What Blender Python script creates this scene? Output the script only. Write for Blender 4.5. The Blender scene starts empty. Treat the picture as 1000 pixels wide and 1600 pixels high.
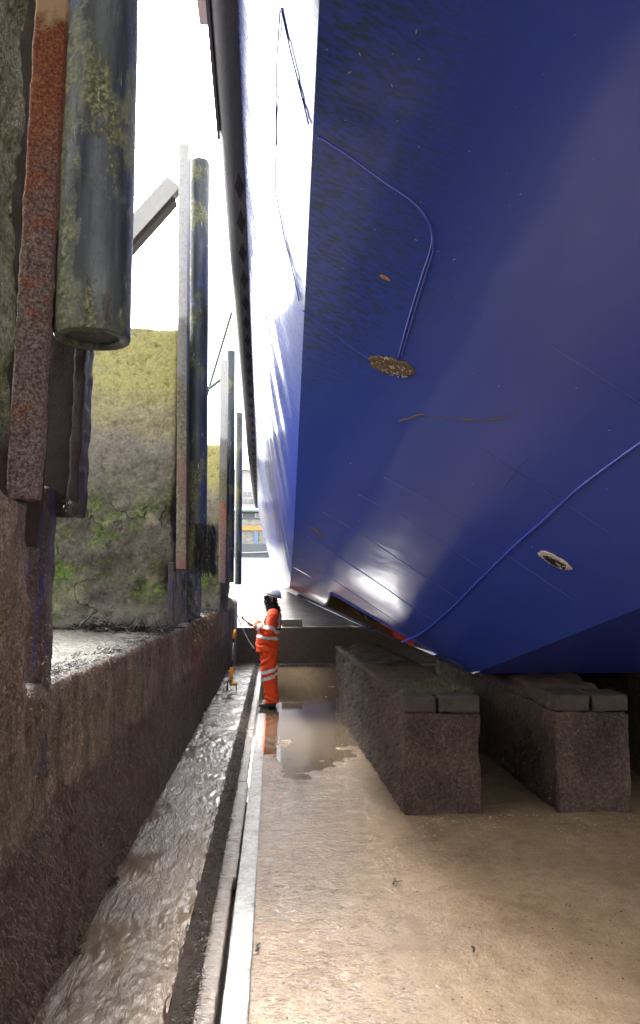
import bpy, bmesh, math, random
from math import sin, cos, pi, radians, sqrt
from mathutils import Vector, noise as mn
random.seed(7)
S = bpy.context.scene
C = S.collection

# ---------------------------------------------------------------- camera, world, sun, exposure
H = 1.93
FPX = 1155.0
TH = math.atan(118 / FPX)
PS = math.atan(73 * cos(TH) / FPX)
cd = bpy.data.cameras.new('camera')
cam = bpy.data.objects.new('camera', cd)
C.objects.link(cam)
cam.location = (0, 0, H)
cam.rotation_euler = (pi / 2 + TH, 0, -PS)
cd.sensor_fit = 'VERTICAL'
cd.sensor_height = 36
cd.lens = FPX / 1600 * 36
cd.clip_start = 0.05
cd.clip_end = 3000
S.camera = cam

SUN_EL, SUN_AZ = 50, -30          # azimuth measured from +Y towards +X
W = bpy.data.worlds.new('World')
S.world = W
W.use_nodes = True
wn = W.node_tree
bg = wn.nodes['Background']
sky = wn.nodes.new('ShaderNodeTexSky')
sky.sky_type = 'NISHITA'
sky.sun_disc = False
sky.sun_elevation = radians(SUN_EL)
sky.sun_rotation = radians(SUN_AZ)
sky.air_density = 1.0
sky.dust_density = 6.0
sky.ozone_density = 1.0
hs = wn.nodes.new('ShaderNodeHueSaturation')      # overcast: the blue of the clear sky is mostly gone
hs.inputs['Saturation'].default_value = 0.12
wn.links.new(sky.outputs[0], hs.inputs['Color'])
wn.links.new(hs.outputs[0], bg.inputs['Color'])
bg.inputs['Strength'].default_value = 0.15

sd = bpy.data.lights.new('sun', 'SUN')
sd.energy = 1.1
sd.angle = radians(12)
sd.color = (1.0, 0.95, 0.88)
sun = bpy.data.objects.new('sun', sd)
C.objects.link(sun)
dirv = Vector((sin(radians(SUN_AZ)) * cos(radians(SUN_EL)), cos(radians(SUN_AZ)) * cos(radians(SUN_EL)), sin(radians(SUN_EL))))
sun.rotation_euler = dirv.to_track_quat('Z', 'Y').to_euler()

S.view_settings.view_transform = 'Standard'
S.view_settings.look = 'None'
S.view_settings.gamma = 1.0
S.view_settings.use_curve_mapping = False
S.view_settings.exposure = 3.3

S.cycles.use_denoising = True

# ---------------------------------------------------------------- helpers
_F = Vector((sin(PS) * cos(TH), cos(PS) * cos(TH), sin(TH)))
_R = Vector((cos(PS), -sin(PS), 0))
_U = _R.cross(_F)


def at(px, py, X=None, Y=None, Z=None, pl=None):
    """survey helper: the place on a known surface that the photograph shows at a pixel"""
    d = _F + _R * ((px - 500) / FPX) + _U * ((800 - py) / FPX)
    o = Vector((0, 0, H))
    if X is not None:
        t = X / d.x
    elif Y is not None:
        t = Y / d.y
    elif Z is not None:
        t = (Z - H) / d.z
    else:
        n = Vector(pl[0])
        t = (pl[1] - n.dot(o)) / n.dot(d)
    return o + d * t


def fbm(p, sc=1.0, octv=4, seed=0.0):
    return mn.fractal(Vector((p[0] * sc + seed, p[1] * sc - seed * .7, p[2] * sc + seed * .3)), 0.9, 2.1, octv)


class MB:
    def __init__(self):
        self.v = []
        self.f = []

    def add(self, vs, fs):
        o = len(self.v)
        self.v += [tuple(v) for v in vs]
        self.f += [tuple(i + o for i in f) for f in fs]
        return self

    def box(self, x0, x1, y0, y1, z0, z1, b=0.0):
        if b <= 0:
            vs = [(x, y, z) for z in (z0, z1) for y in (y0, y1) for x in (x0, x1)]
            return self.add(vs, [(0, 2, 3, 1), (4, 5, 7, 6), (0, 1, 5, 4), (2, 6, 7, 3), (0, 4, 6, 2), (1, 3, 7, 5)])
        bm = bmesh.new()
        vs = [bm.verts.new((x, y, z)) for z in (z0, z1) for y in (y0, y1) for x in (x0, x1)]
        for q in [(0, 2, 3, 1), (4, 5, 7, 6), (0, 1, 5, 4), (2, 6, 7, 3), (0, 4, 6, 2), (1, 3, 7, 5)]:
            bm.faces.new([vs[i] for i in q])
        bmesh.ops.bevel(bm, geom=list(bm.edges), offset=b, segments=2, affect='EDGES', profile=.6)
        bm.verts.index_update()
        self.add([v.co[:] for v in bm.verts], [[v.index for v in f.verts] for f in bm.faces])
        bm.free()
        return self

    def rough(self, b, res, amp, sc=3.0, r=0.03, seed=0.0, octv=5, fn=None):
        """box with worn round edges and an uneven surface"""
        x0, x1, y0, y1, z0, z1 = b
        lo, hi = Vector((x0, y0, z0)), Vector((x1, y1, z1))
        r = min(r, .45 * min(hi - lo))

        def warp(p):
            p = Vector(p)
            q = Vector([min(max(p[i], lo[i] + r), hi[i] - r) for i in range(3)])
            n = p - q
            n = n.normalized() if n.length > 1e-9 else Vector((0, 0, 1))
            d = fbm(p, sc, octv, seed) * amp
            o = q + n * (r + d)
            if fn:
                o = o + n * fn(p, n)
            return o

        def ax(a, c):
            n = max(1, int(round((c - a) / res)))
            l = [a + (c - a) * i / n for i in range(n + 1)]
            if n > 1:
                l = sorted(set([a, a + r * .35, a + r, c - r, c - r * .35, c] + [t for t in l if a + r < t < c - r]))
            else:
                l = [a, a + r * .35, a + r, c - r, c - r * .35, c]
            return l
        A = [ax(x0, x1), ax(y0, y1), ax(z0, z1)]
        bm = bmesh.new()
        for k in range(3):
            i, j = (k + 1) % 3, (k + 2) % 3
            for side, val in ((0, lo[k]), (1, hi[k])):
                g = []
                for a in A[i]:
                    row = []
                    for c in A[j]:
                        p = [0, 0, 0]
                        p[k], p[i], p[j] = val, a, c
                        row.append(bm.verts.new(warp(p)))
                    g.append(row)
                for a in range(len(A[i]) - 1):
                    for c in range(len(A[j]) - 1):
                        q = [g[a][c], g[a + 1][c], g[a + 1][c + 1], g[a][c + 1]]
                        bm.faces.new(q if side else q[::-1])
        bmesh.ops.remove_doubles(bm, verts=bm.verts, dist=1e-5)
        bm.verts.index_update()
        self.add([v.co[:] for v in bm.verts], [[v.index for v in f.verts] for f in bm.faces])
        bm.free()
        return self

    def grid(self, us, vs, fn, flip=False):
        o = len(self.v)
        m = len(vs)
        for u in us:
            for v in vs:
                self.v.append(tuple(fn(u, v)))
        for i in range(len(us) - 1):
            for j in range(m - 1):
                q = (o + i * m + j, o + (i + 1) * m + j, o + (i + 1) * m + j + 1, o + i * m + j + 1)
                self.f.append(q[::-1] if flip else q)
        return self

    def tube(self, path, r, n=8, ry=None, cap=True, up=None):
        """tube along a path; r may be a list; ry gives elliptical sections"""
        P = [Vector(p) for p in path]
        m = len(P)
        R = r if isinstance(r, (list, tuple)) else [r] * m
        RY = ry if isinstance(ry, (list, tuple)) else ([ry] * m if ry else R)
        o = len(self.v)
        prev = None
        for i, p in enumerate(P):
            t = (P[min(i + 1, m - 1)] - P[max(i - 1, 0)])
            t = t.normalized() if t.length > 0 else Vector((0, 0, 1))
            if prev is None:
                a = Vector(up) if up else (Vector((0, 1, 0)) if abs(t.y) < .9 else Vector((1, 0, 0)))
            else:
                a = prev
            a = (a - t * a.dot(t)).normalized()
            prev = a
            b = t.cross(a)
            for k in range(n):
                w = 2 * pi * k / n
                self.v.append(tuple(p + a * (cos(w) * RY[i]) + b * (sin(w) * R[i])))
        for i in range(m - 1):
            for k in range(n):
                k2 = (k + 1) % n
                self.f.append((o + i * n + k, o + i * n + k2, o + (i + 1) * n + k2, o + (i + 1) * n + k))
        if cap:
            self.f.append(tuple(o + k for k in range(n))[::-1])
            self.f.append(tuple(o + (m - 1) * n + k for k in range(n)))
        return self

    def ball(self, c, r, nu=14, nv=10):
        c = Vector(c)
        rr = r if isinstance(r, (tuple, list)) else (r, r, r)
        o = len(self.v)
        for j in range(nv + 1):
            a = pi * j / nv
            for i in range(nu):
                b = 2 * pi * i / nu
                self.v.append((c.x + rr[0] * sin(a) * cos(b), c.y + rr[1] * sin(a) * sin(b), c.z + rr[2] * cos(a)))
        for j in range(nv):
            for i in range(nu):
                i2 = (i + 1) % nu
                self.f.append((o + j * nu + i, o + (j + 1) * nu + i, o + (j + 1) * nu + i2, o + j * nu + i2))
        return self

    def prism(self, poly, axis, a, b):
        """polygon (list of 2-d points) extruded along an axis"""
        n = len(poly)
        def mk(p, t):
            return {0: (t, p[0], p[1]), 1: (p[0], t, p[1]), 2: (p[0], p[1], t)}[axis]
        vs = [mk(p, a) for p in poly] + [mk(p, b) for p in poly]
        fs = [tuple(range(n))[::-1], tuple(range(n, 2 * n))] + [(i, (i + 1) % n, n + (i + 1) % n, n + i) for i in range(n)]
        return self.add(vs, fs)

    def build(self, name, mat, parent=None, smooth=False, fix=False):
        o = Vector(parent['base']) if parent is not None and 'base' in parent else Vector((0, 0, 0))
        me = bpy.data.meshes.new(name)
        me.from_pydata([(v[0] - o.x, v[1] - o.y, v[2] - o.z) for v in self.v], [], self.f)
        if fix:
            bm = bmesh.new()
            bm.from_mesh(me)
            bmesh.ops.recalc_face_normals(bm, faces=bm.faces)
            bm.to_mesh(me)
            bm.free()
        if smooth:
            me.polygons.foreach_set('use_smooth', [True] * len(me.polygons))
        me.materials.append(mat)
        me.update()
        ob = bpy.data.objects.new(name, me)
        C.objects.link(ob)
        if parent is not None:
            ob.parent = parent
            ob['base'] = tuple(o)
        return ob


def tag(o, label=None, cat=None, group=None, kind=None):
    for k, v in (('label', label), ('category', cat), ('group', group), ('kind', kind)):
        if v:
            o[k] = v
    return o


def thing(name, loc, label, cat, group=None):
    o = bpy.data.objects.new(name, None)
    o.location = loc
    o.empty_display_size = .1
    o['base'] = tuple(loc)
    C.objects.link(o)
    return tag(o, label, cat, group)


def rng(a, b, step):
    n = max(1, int(math.ceil((b - a) / step)))
    return [a + (b - a) * i / n for i in range(n + 1)]


# ---------------------------------------------------------------- materials
class G:
    def __init__(self, name):
        self.m = bpy.data.materials.new(name)
        self.m.use_nodes = True
        self.t = self.m.node_tree
        self.p = self.t.nodes['Principled BSDF']
        self.pos = self.n('ShaderNodeNewGeometry').outputs['Position']

    def n(self, ty, ins=None, **at_):
        nd = self.t.nodes.new(ty)
        for k, v in at_.items():
            setattr(nd, k, v)
        for k, v in (ins or {}).items():
            self.set(nd.inputs[k], v)
        return nd

    def set(self, s, v):
        if isinstance(v, bpy.types.NodeSocket):
            self.t.links.new(v, s)
        elif isinstance(v, (tuple, list)) and len(v) == 3 and s.type == 'RGBA':
            s.default_value = (*v, 1)
        else:
            s.default_value = v

    def P(self, **kw):
        nm = {'color': 'Base Color', 'rough': 'Roughness', 'metal': 'Metallic', 'coat': 'Coat Weight', 'coatr': 'Coat Roughness',
              'spec': 'Specular IOR Level', 'ior': 'IOR', 'normal': 'Normal', 'sheen': 'Sheen Weight', 'trans': 'Transmission Weight', 'coatn': 'Coat Normal'}
        for k, v in kw.items():
            self.set(self.p.inputs[nm[k]], v)
        return self

    def scale(self, s, vec=None):
        return self.n('ShaderNodeMapping', {'Vector': vec or self.pos, 'Scale': s}).outputs[0]

    def noise(self, sc, det=6, ro=.6, vec=None, dist=0.0):
        return self.n('ShaderNodeTexNoise', {'Vector': vec or self.pos, 'Scale': sc, 'Detail': det, 'Roughness': ro, 'Distortion': dist}).outputs[0]

    def voro(self, sc, vec=None, feat='F1', out=0):
        return self.n('ShaderNodeTexVoronoi', {'Vector': vec or self.pos, 'Scale': sc}, feature=feat).outputs[out]

    def ramp(self, fac, stops, interp='LINEAR'):
        nd = self.n('ShaderNodeValToRGB', {'Fac': fac})
        cr = nd.color_ramp
        cr.interpolation = interp
        while len(cr.elements) < len(stops):
            cr.elements.new(.5)
        for e, (p, c) in zip(cr.elements, stops):
            e.position = p
            e.color = (c, c, c, 1) if isinstance(c, (int, float)) else (*c, 1)
        return nd.outputs[0]

    def mix(self, f, a, b, mode='MIX'):
        nd = self.n('ShaderNodeMix', data_type='RGBA', blend_type=mode)
        self.set(nd.inputs[0], f)
        self.set(nd.inputs[6], a)
        self.set(nd.inputs[7], b)
        return nd.outputs[2]

    def math(self, op, a, b=0.0, clamp=False):
        nd = self.n('ShaderNodeMath', operation=op, use_clamp=clamp)
        self.set(nd.inputs[0], a)
        self.set(nd.inputs[1], b)
        return nd.outputs[0]

    def mr(self, v, a, b, c=0.0, d=1.0):
        nd = self.n('ShaderNodeMapRange', {'Value': v, 'From Min': a, 'From Max': b, 'To Min': c, 'To Max': d})
        return nd.outputs[0]

    def xyz(self):
        s = self.n('ShaderNodeSeparateXYZ', {0: self.pos})
        return s.outputs[0], s.outputs[1], s.outputs[2]

    def bump(self, h, st=.5, d=.02, nrm=None):
        ins = {'Height': h, 'Strength': st, 'Distance': d}
        if nrm is not None:
            ins['Normal'] = nrm
        return self.n('ShaderNodeBump', ins).outputs[0]


def simple(name, col, rough=.6, metal=0.0, var=.25, sc=12, bump=.3, bd=.004, coat=0.0):
    g = G(name)
    nz = g.noise(sc, 6, .65)
    c = g.mix(nz, tuple(x * (1 - var) for x in col), tuple(min(1, x * (1 + var)) for x in col))
    g.P(color=c, rough=rough, metal=metal, coat=coat, spec=.5 if (metal or coat or rough < .45) else .2)
    if bump:
        g.P(normal=g.bump(g.noise(sc * 5, 5, .7), bump, bd))
    return g.m


M = {}


def m_lower_wall():
    g = G('weedy_wall')
    x, y, z = g.xyz()
    n1 = g.noise(2.2, 7, .65)
    n2 = g.noise(28, 6, .7)
    st = g.noise(6, 5, .6, g.scale((1, 1, .12)))
    up = g.ramp(g.math('ADD', g.math('MULTIPLY', n2, .6), g.math('MULTIPLY', st, .5)), [(.4, (.045, .025, .015)), (.53, (.19, .117, .075)), (.66, (.45, .31, .21))])
    lo = g.ramp(n2, [(.38, (.024, .012, .009)), (.52, (.098, .052, .038)), (.66, (.24, .145, .11))])
    edge = g.math('ADD', z, g.math('MULTIPLY', g.math('SUBTRACT', n1, .5), .22))
    c = g.mix(g.mr(edge, .9, .98), lo, up)
    # orange-brown rust streaks and green specks
    c = g.mix(g.math('MULTIPLY', g.mr(st, .62, .72), .45), c, (.17, .075, .03))
    gr = g.noise(3.1, 3, .5, g.scale((1, 1, 1.3)))
    c = g.mix(g.math('MULTIPLY', g.mr(gr, .68, .75), g.mr(n2, .5, .6)), c, (.05, .09, .02))
    # mottled concrete colour on the level top
    nz = g.n('ShaderNodeSeparateXYZ', {0: g.n('ShaderNodeNewGeometry').outputs['Normal']}).outputs[2]
    topm = g.math('MULTIPLY', g.mr(nz, .6, .85), g.mr(z, 1.3, 1.4))
    top = g.ramp(g.noise(16, 7, .7), [(.36, (.05, .036, .023)), (.5, (.17, .15, .12)), (.62, (.27, .255, .22))])
    c = g.mix(topm, c, top)
    # old red paint on the far stretch, worn through
    ym = g.math('MULTIPLY', g.mr(y, 9.5, 9.6), g.mr(y, 10.5, 10.4))
    zm = g.math('MULTIPLY', g.mr(g.math('ADD', z, g.math('MULTIPLY', st, .5)), .85, 1.0), g.mr(z, 1.48, 1.44))
    rm = g.math('MULTIPLY', g.math('MULTIPLY', ym, zm), g.mr(n2, .4, .5))
    c = g.mix(g.math('MULTIPLY', rm, .8), c, (.3, .055, .04))
    vo = g.voro(70, None, 'F1')
    c = g.mix(g.mr(vo, .3, .6, .0, .5), c, (.012, .008, .007))
    h = g.math('ADD', g.math('MULTIPLY', n2, 1.2), g.math('ADD', g.math('MULTIPLY', g.noise(90, 4, .7), .6), g.math('MULTIPLY', vo, -.5)))
    g.P(color=c, rough=g.mr(n2, .35, .65, .3, .7), normal=g.bump(h, 1.0, .06), spec=.22)
    return g.m


def m_pier(name, seed):
    g = G(name)
    x, y, z = g.xyz()
    off = g.n('ShaderNodeVectorMath', {0: g.pos, 1: (seed, 0, seed)}, operation='ADD').outputs[0]
    nb = g.noise(1.2, 6, .6, off)
    n1 = g.noise(3.2, 7, .62, off)
    n2 = g.noise(26, 6, .7, off)
    fine = g.noise(110, 4, .75, off)
    stone = g.ramp(n2, [(.3, (.17, .15, .118)), (.5, (.26, .23, .185)), (.7, (.36, .325, .27))])
    algae = g.ramp(n2, [(.3, (.32, .3, .1)), (.5, (.48, .445, .17)), (.7, (.6, .56, .26))])
    moss = g.ramp(n2, [(.36, (.022, .04, .008)), (.52, (.1, .16, .022)), (.68, (.24, .34, .05))])
    dark = g.ramp(n2, [(.3, (.06, .053, .042)), (.52, (.11, .098, .076)), (.72, (.18, .162, .125))])
    zz = g.math('ADD', z, g.math('MULTIPLY', g.math('SUBTRACT', nb, .5), 1.3))
    c = g.mix(g.mr(zz, 3.55, 4.15), stone, algae)
    c = g.mix(g.mr(zz, 3.5, 2.9), c, dark)
    mm = g.math('MULTIPLY', g.mr(g.noise(1.5, 6, .7, off), .46, .6), g.mr(zz, 3.4, 2.7))
    c = g.mix(mm, c, moss)
    yl = g.math('MULTIPLY', g.mr(n1, .6, .68), g.mr(zz, 3.9, 2.8))
    c = g.mix(g.math('MULTIPLY', yl, .6), c, (.33, .27, .12))
    c = g.mix(g.mr(zz, 1.95, 1.65), c, (.16, .14, .115))
    h = g.math('ADD', g.math('MULTIPLY', n1, .9), g.math('ADD', g.math('MULTIPLY', n2, .7), g.math('MULTIPLY', fine, .45)))
    n6 = g.noise(9, 6, .65, off)
    c = g.mix(g.mr(n6, .46, .34, 0, .55), c, (.035, .031, .025))
    c = g.mix(g.mr(n1, .55, .68, 0, .45), c, (.4, .37, .28))
    cr = g.voro(.7, g.n('ShaderNodeVectorMath', {0: off, 1: g.n('ShaderNodeTexNoise', {'Vector': off, 'Scale': 2.5, 'Detail': 4}).outputs[1]}, operation='ADD').outputs[0], 'DISTANCE_TO_EDGE')
    crm = g.math('MULTIPLY', g.math('MULTIPLY', g.mr(cr, .014, .004), g.mr(zz, 3.6, 3.0)), g.mr(n1, .46, .56))
    c = g.mix(g.math('MULTIPLY', crm, .45), c, (.012, .011, .01))
    h = g.math('ADD', h, g.math('SUBTRACT', g.math('MULTIPLY', n6, 1.6), crm))
    g.P(color=c, rough=.75, normal=g.bump(h, 1.0, .055), spec=.2)
    return g.m


def m_nearpier():
    g = G('pebbly_concrete')
    x, y, z = g.xyz()
    v = g.voro(120)
    n2 = g.noise(38, 6, .75)
    n1 = g.noise(2.5, 5, .6)
    up = g.ramp(n2, [(.36, (.13, .135, .09)), (.52, (.42, .42, .31)), (.68, (.68, .68, .55))])
    up = g.mix(g.mr(n1, .45, .65), up, g.ramp(n2, [(.36, (.06, .075, .03)), (.54, (.25, .27, .14)), (.7, (.45, .46, .3))]))
    lo = g.ramp(n2, [(.3, (.02, .014, .01)), (.55, (.075, .05, .038)), (.75, (.17, .125, .1))])
    e = g.math('ADD', z, g.math('MULTIPLY', n1, .8))
    c = g.mix(g.mr(e, 2.85, 3.3), lo, up)
    h = g.math('ADD', g.math('MULTIPLY', n2, 1.0), g.math('MULTIPLY', v, .5))
    g.P(color=c, rough=.75, normal=g.bump(h, 1.0, .05), spec=.2)
    return g.m


def m_rust(name, topclean=True):
    g = G(name)
    x, y, z = g.xyz()
    n1 = g.noise(9, 7, .68)
    n2 = g.noise(75, 7, .8)
    n3 = g.noise(3.5, 4, .6, g.scale((1, 1, .35)))
    c = g.ramp(n2, [(.36, (.03, .017, .014)), (.47, (.11, .072, .066)), (.56, (.26, .19, .175)), (.68, (.4, .32, .29))])
    red = g.ramp(n2, [(.36, (.06, .014, .008)), (.5, (.24, .07, .032)), (.64, (.5, .2, .08))])
    m = g.math('ADD', g.mr(g.math('ADD', z, g.math('MULTIPLY', n3, 1.6)), 3.9, 4.9), g.math('MULTIPLY', g.mr(n1, .55, .62), .6), True)
    c = g.mix(m, c, red)
    if topclean:
        c = g.mix(g.mr(g.math('ADD', z, g.math('MULTIPLY', g.math('SUBTRACT', n1, .5), .35)), 4.36, 4.43), c, (.52, .36, .2))
    g.P(color=c, rough=.7, normal=g.bump(g.math('ADD', n2, g.math('MULTIPLY', n1, .8)), 1.0, .03), spec=.25)
    return g.m


def m_pile(name, seed, green, paint):
    g = G(name)
    x, y, z = g.xyz()
    off = g.n('ShaderNodeVectorMath', {0: g.pos, 1: (seed, seed, 0)}, operation='ADD').outputs[0]
    n1 = g.noise(2.2, 6, .65, g.scale((1.6, 1.6, .8), off))
    n2 = g.noise(45, 6, .75, off)
    n3 = g.noise(5, 5, .6, g.scale((3, 3, .35), off))
    c = g.ramp(n3, [(.38, (.012, .015, .02)), (.56, (.034, .04, .05)), (.72, (.1, .11, .12))])
    lich = g.ramp(n2, [(.34, (.035, .036, .012)), (.52, (.12, .122, .04)), (.68, (.27, .265, .12))])
    lm = g.math('MULTIPLY', g.mr(n1, .5 + .06 * (1 - green), .57), g.mr(n2, .34, .52))
    c = g.mix(lm, c, lich)
    # thin green film
    c = g.mix(g.math('MULTIPLY', g.mr(g.noise(1.4, 4, .6, off), .4, .62), .32 * green), c, (.06, .072, .03))
    n4 = g.noise(9, 4, .5, g.scale((5, 5, .6), off))
    c = g.mix(g.math('MULTIPLY', g.mr(n4, .70, .73), paint), c, (.6, .62, .6))
    n5 = g.noise(1.7, 4, .6, g.scale((2.5, 2.5, 1), off))
    c = g.mix(g.math('MULTIPLY', g.mr(n5, .63, .67), .55), c, (.02, .045, .16))
    g.P(color=c, rough=g.mr(n2, .3, .7, .3, .62), normal=g.bump(g.math('ADD', g.math('MULTIPLY', n2, .5), g.math('MULTIPLY', lm, .8)), .7, .008))
    return g.m


def m_post():
    g = G('pale_post')
    x, y, z = g.xyz()
    n2 = g.noise(30, 6, .75)
    n1 = g.noise(4, 5, .65)
    c = g.ramp(n2, [(.3, (.24, .235, .22)), (.6, (.36, .355, .345)), (.8, (.43, .425, .415))])
    e = g.math('ADD', z, g.math('MULTIPLY', g.math('SUBTRACT', n1, .5), .5))
    mid = g.ramp(n2, [(.3, (.075, .072, .062)), (.7, (.16, .155, .145))])
    low = g.ramp(n2, [(.36, (.025, .022, .012)), (.5, (.075, .066, .035)), (.66, (.17, .15, .09))])
    c = g.mix(g.mr(e, 4.9, 4.75), c, mid)
    c = g.mix(g.mr(e, 4.25, 4.1), c, low)
    c = g.mix(g.math('MULTIPLY', g.mr(e, 3.5, 3.1), g.mr(n1, .42, .55)), c, (.11, .045, .03))
    g.P(color=c, rough=.65, normal=g.bump(n2, .6, .01))
    return g.m


def m_floor():
    g = G('wet_mud')
    x, y, z = g.xyz()
    n1 = g.noise(1.1, 6, .6)
    n2 = g.noise(9, 7, .68)
    n3 = g.noise(60, 6, .75)
    strk = g.noise(7, 5, .6, g.scale((.35, 1.6, 1)))
    c = g.ramp(g.math('ADD', g.math('MULTIPLY', n2, .55), g.math('MULTIPLY', n1, .45)), [(.36, (.08, .05, .027)), (.5, (.128, .085, .049)), (.64, (.175, .122, .074))])
    c = g.mix(g.math('MULTIPLY', g.mr(n3, .52, .64), .7), c, (.04, .025, .013))
    c = g.mix(g.math('MULTIPLY', g.mr(n3, .44, .36), .35), c, (.15, .115, .08))
    c = g.mix(g.math('MULTIPLY', g.mr(strk, .62, .7), .35), c, (.045, .03, .02))
    c = g.mix(g.math('MULTIPLY', g.mr(g.voro(90), .12, .05), g.mr(n1, .45, .6)), c, (.45, .4, .32))
    # running water lies along the rail side, the middle of the dock has drained
    e = g.math('ADD', x, g.math('MULTIPLY', g.math('SUBTRACT', n1, .5), 1.3))
    dry = g.mr(e, .35, 1.25)
    r = g.math('ADD', g.mr(n3, .3, .7, .04, .12), g.math('MULTIPLY', dry, .36))
    h = g.math('ADD', g.math('MULTIPLY', n2, .8), g.math('ADD', g.math('MULTIPLY', n3, .5), g.math('MULTIPLY', g.noise(28, 4, .6), .5)))
    wv = g.bump(g.math('ADD', g.math('MULTIPLY', g.noise(34, 3, .55, None, .6), .5), g.math('MULTIPLY', g.noise(15, 4, .6, None, .8), 1.0)), 1.0, .045)
    g.P(color=c, rough=r, normal=g.bump(h, .6, .018), spec=.25, coat=g.mr(dry, 0, 1, .7, .03), coatr=.04, coatn=wv)
    return g.m


def m_channel():
    g = G('flowing_silt')
    x, y, z = g.xyz()
    n1 = g.noise(2.0, 5, .6)
    n2 = g.noise(14, 6, .65, g.scale((1.4, .6, 1)), 1.2)
    n3 = g.noise(55, 5, .7)
    c = g.ramp(g.math('ADD', g.math('MULTIPLY', n1, .6), g.math('MULTIPLY', n3, .4)), [(.35, (.062, .037, .019)), (.5, (.1, .066, .037)), (.65, (.14, .097, .058))])
    flow = g.noise(7, 4, .6, g.n('ShaderNodeMapping', {'Vector': g.pos, 'Rotation': (0, 0, radians(-24)), 'Scale': (2.6, .6, 1)}).outputs[0], .8)
    h = g.math('ADD', g.math('MULTIPLY', n2, .7), g.math('ADD', g.math('MULTIPLY', flow, 1.2), g.math('MULTIPLY', n3, .03)))
    calm = g.mr(g.noise(1.7, 3, .5), .4, .62, .12, 1.0)
    b = g.bump(g.math('MULTIPLY', g.math('SUBTRACT', h, .94), calm), .7, .03)
    g.P(color=c, rough=.4, spec=.2, normal=b, coat=.75, coatr=.03, coatn=b)
    return g.m


def m_strip(name, lo, hi, rough, bs):
    g = G(name)
    n2 = g.noise(30, 6, .7)
    n1 = g.noise(5, 5, .6)
    c = g.ramp(g.math('ADD', g.math('MULTIPLY', n2, .6), g.math('MULTIPLY', n1, .4)), [(.38, lo), (.6, hi)])
    b = g.bump(g.math('ADD', n2, g.math('MULTIPLY', g.noise(80, 4, .7), .5)), bs, .012)
    g.P(color=c, rough=rough, normal=b, coat=.6, coatr=.06, coatn=b)
    return g.m


def m_hull():
    g = G('blue_hull_paint')
    x, y, z = g.xyz()
    n1 = g.noise(.9, 4, .5)
    n2 = g.noise(40, 5, .7)
    c = g.mix(n1, (.022, .042, .24), (.03, .056, .3))
    # thin grime left by weed near the chine, dragged along the run of the plating
    gr = g.noise(26, 6, .7, g.n('ShaderNodeMapping', {'Vector': g.pos, 'Rotation': (0, 0, radians(20)), 'Scale': (.5, 2.2, .9)}).outputs[0])
    gm = g.math('MULTIPLY', g.mr(gr, .44, .58), g.math('MULTIPLY', g.mr(g.math('ADD', x, g.math('MULTIPLY', n1, .8)), 1.5, .75), g.mr(z, 3.0, 3.6)))
    c = g.mix(g.math('MULTIPLY', gm, .9), c, (.018, .034, .05))
    c = g.mix(g.math('MULTIPLY', g.mr(g.voro(55), .07, .03), g.mr(g.noise(3, 3, .5), .6, .7)), c, (.12, .16, .4))
    # plate dents between the frames
    dent = g.noise(1.6, 3, .5, g.scale((1.0, .8, 1.0)))
    orange = g.noise(140, 3, .6)
    # fine drag marks that run athwart the raked plating
    ru_ = (.888, .024, -.458)
    rv_ = (.13, -.83, .54)
    cu = g.n('ShaderNodeVectorMath', {0: g.pos, 1: ru_}, operation='DOT_PRODUCT').outputs['Value']
    cv = g.n('ShaderNodeVectorMath', {0: g.pos, 1: rv_}, operation='DOT_PRODUCT').outputs['Value']
    uv = g.n('ShaderNodeCombineXYZ', {0: g.math('MULTIPLY', cu, .55), 1: g.math('MULTIPLY', cv, 5.0), 2: 0.0}).outputs[0]
    drag = g.noise(3.5, 6, .65, uv)
    drag2 = g.noise(1.3, 4, .6, uv)
    dent = g.math('ADD', dent, g.math('MULTIPLY', drag2, .12))
    c = g.mix(g.mr(drag, .56, .7, 0, .28), c, (.04, .06, .2))
    b = g.bump(dent, .3, .035)
    b2 = g.bump(orange, .05, .003, b)
    g.P(color=c, rough=g.mr(gm, 0, 1, .3, .6), normal=b2, spec=.22, coat=.75, coatr=g.mr(drag, .35, .65, .07, .2), coatn=b2, ior=1.5)
    return g.m


def m_cloth(name, col, rough=.75):
    g = G(name)
    n1 = g.noise(14, 5, .6)
    n2 = g.noise(5, 4, .6)
    c = g.mix(n1, tuple(v * .82 for v in col), tuple(min(1, v * 1.08) for v in col))
    c = g.mix(g.math('MULTIPLY', g.mr(n2, .58, .7), .25), c, tuple(v * .55 + .01 for v in col))
    g.P(color=c, rough=rough, normal=g.bump(g.math('ADD', g.math('MULTIPLY', g.noise(22, 3, .5, None, 1.0), 1.0), g.math('MULTIPLY', g.noise(300, 2, .5), .1)), .5, .02))
    return g.m


def m_slip():
    g = G('wet_slipway')
    n1 = g.noise(.5, 6, .65, g.scale((.35, 1.5, 1)))
    n2 = g.noise(6, 6, .7, g.scale((.4, 1.5, 1)))
    c = g.ramp(g.math('ADD', g.math('MULTIPLY', n1, .5), g.math('MULTIPLY', n2, .5)), [(.4, (.03, .024, .019)), (.5, (.06, .053, .047)), (.6, (.1, .095, .09))])
    g.P(color=c, rough=.7, normal=g.bump(n2, .4, .03), spec=.15)
    return g.m


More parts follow.
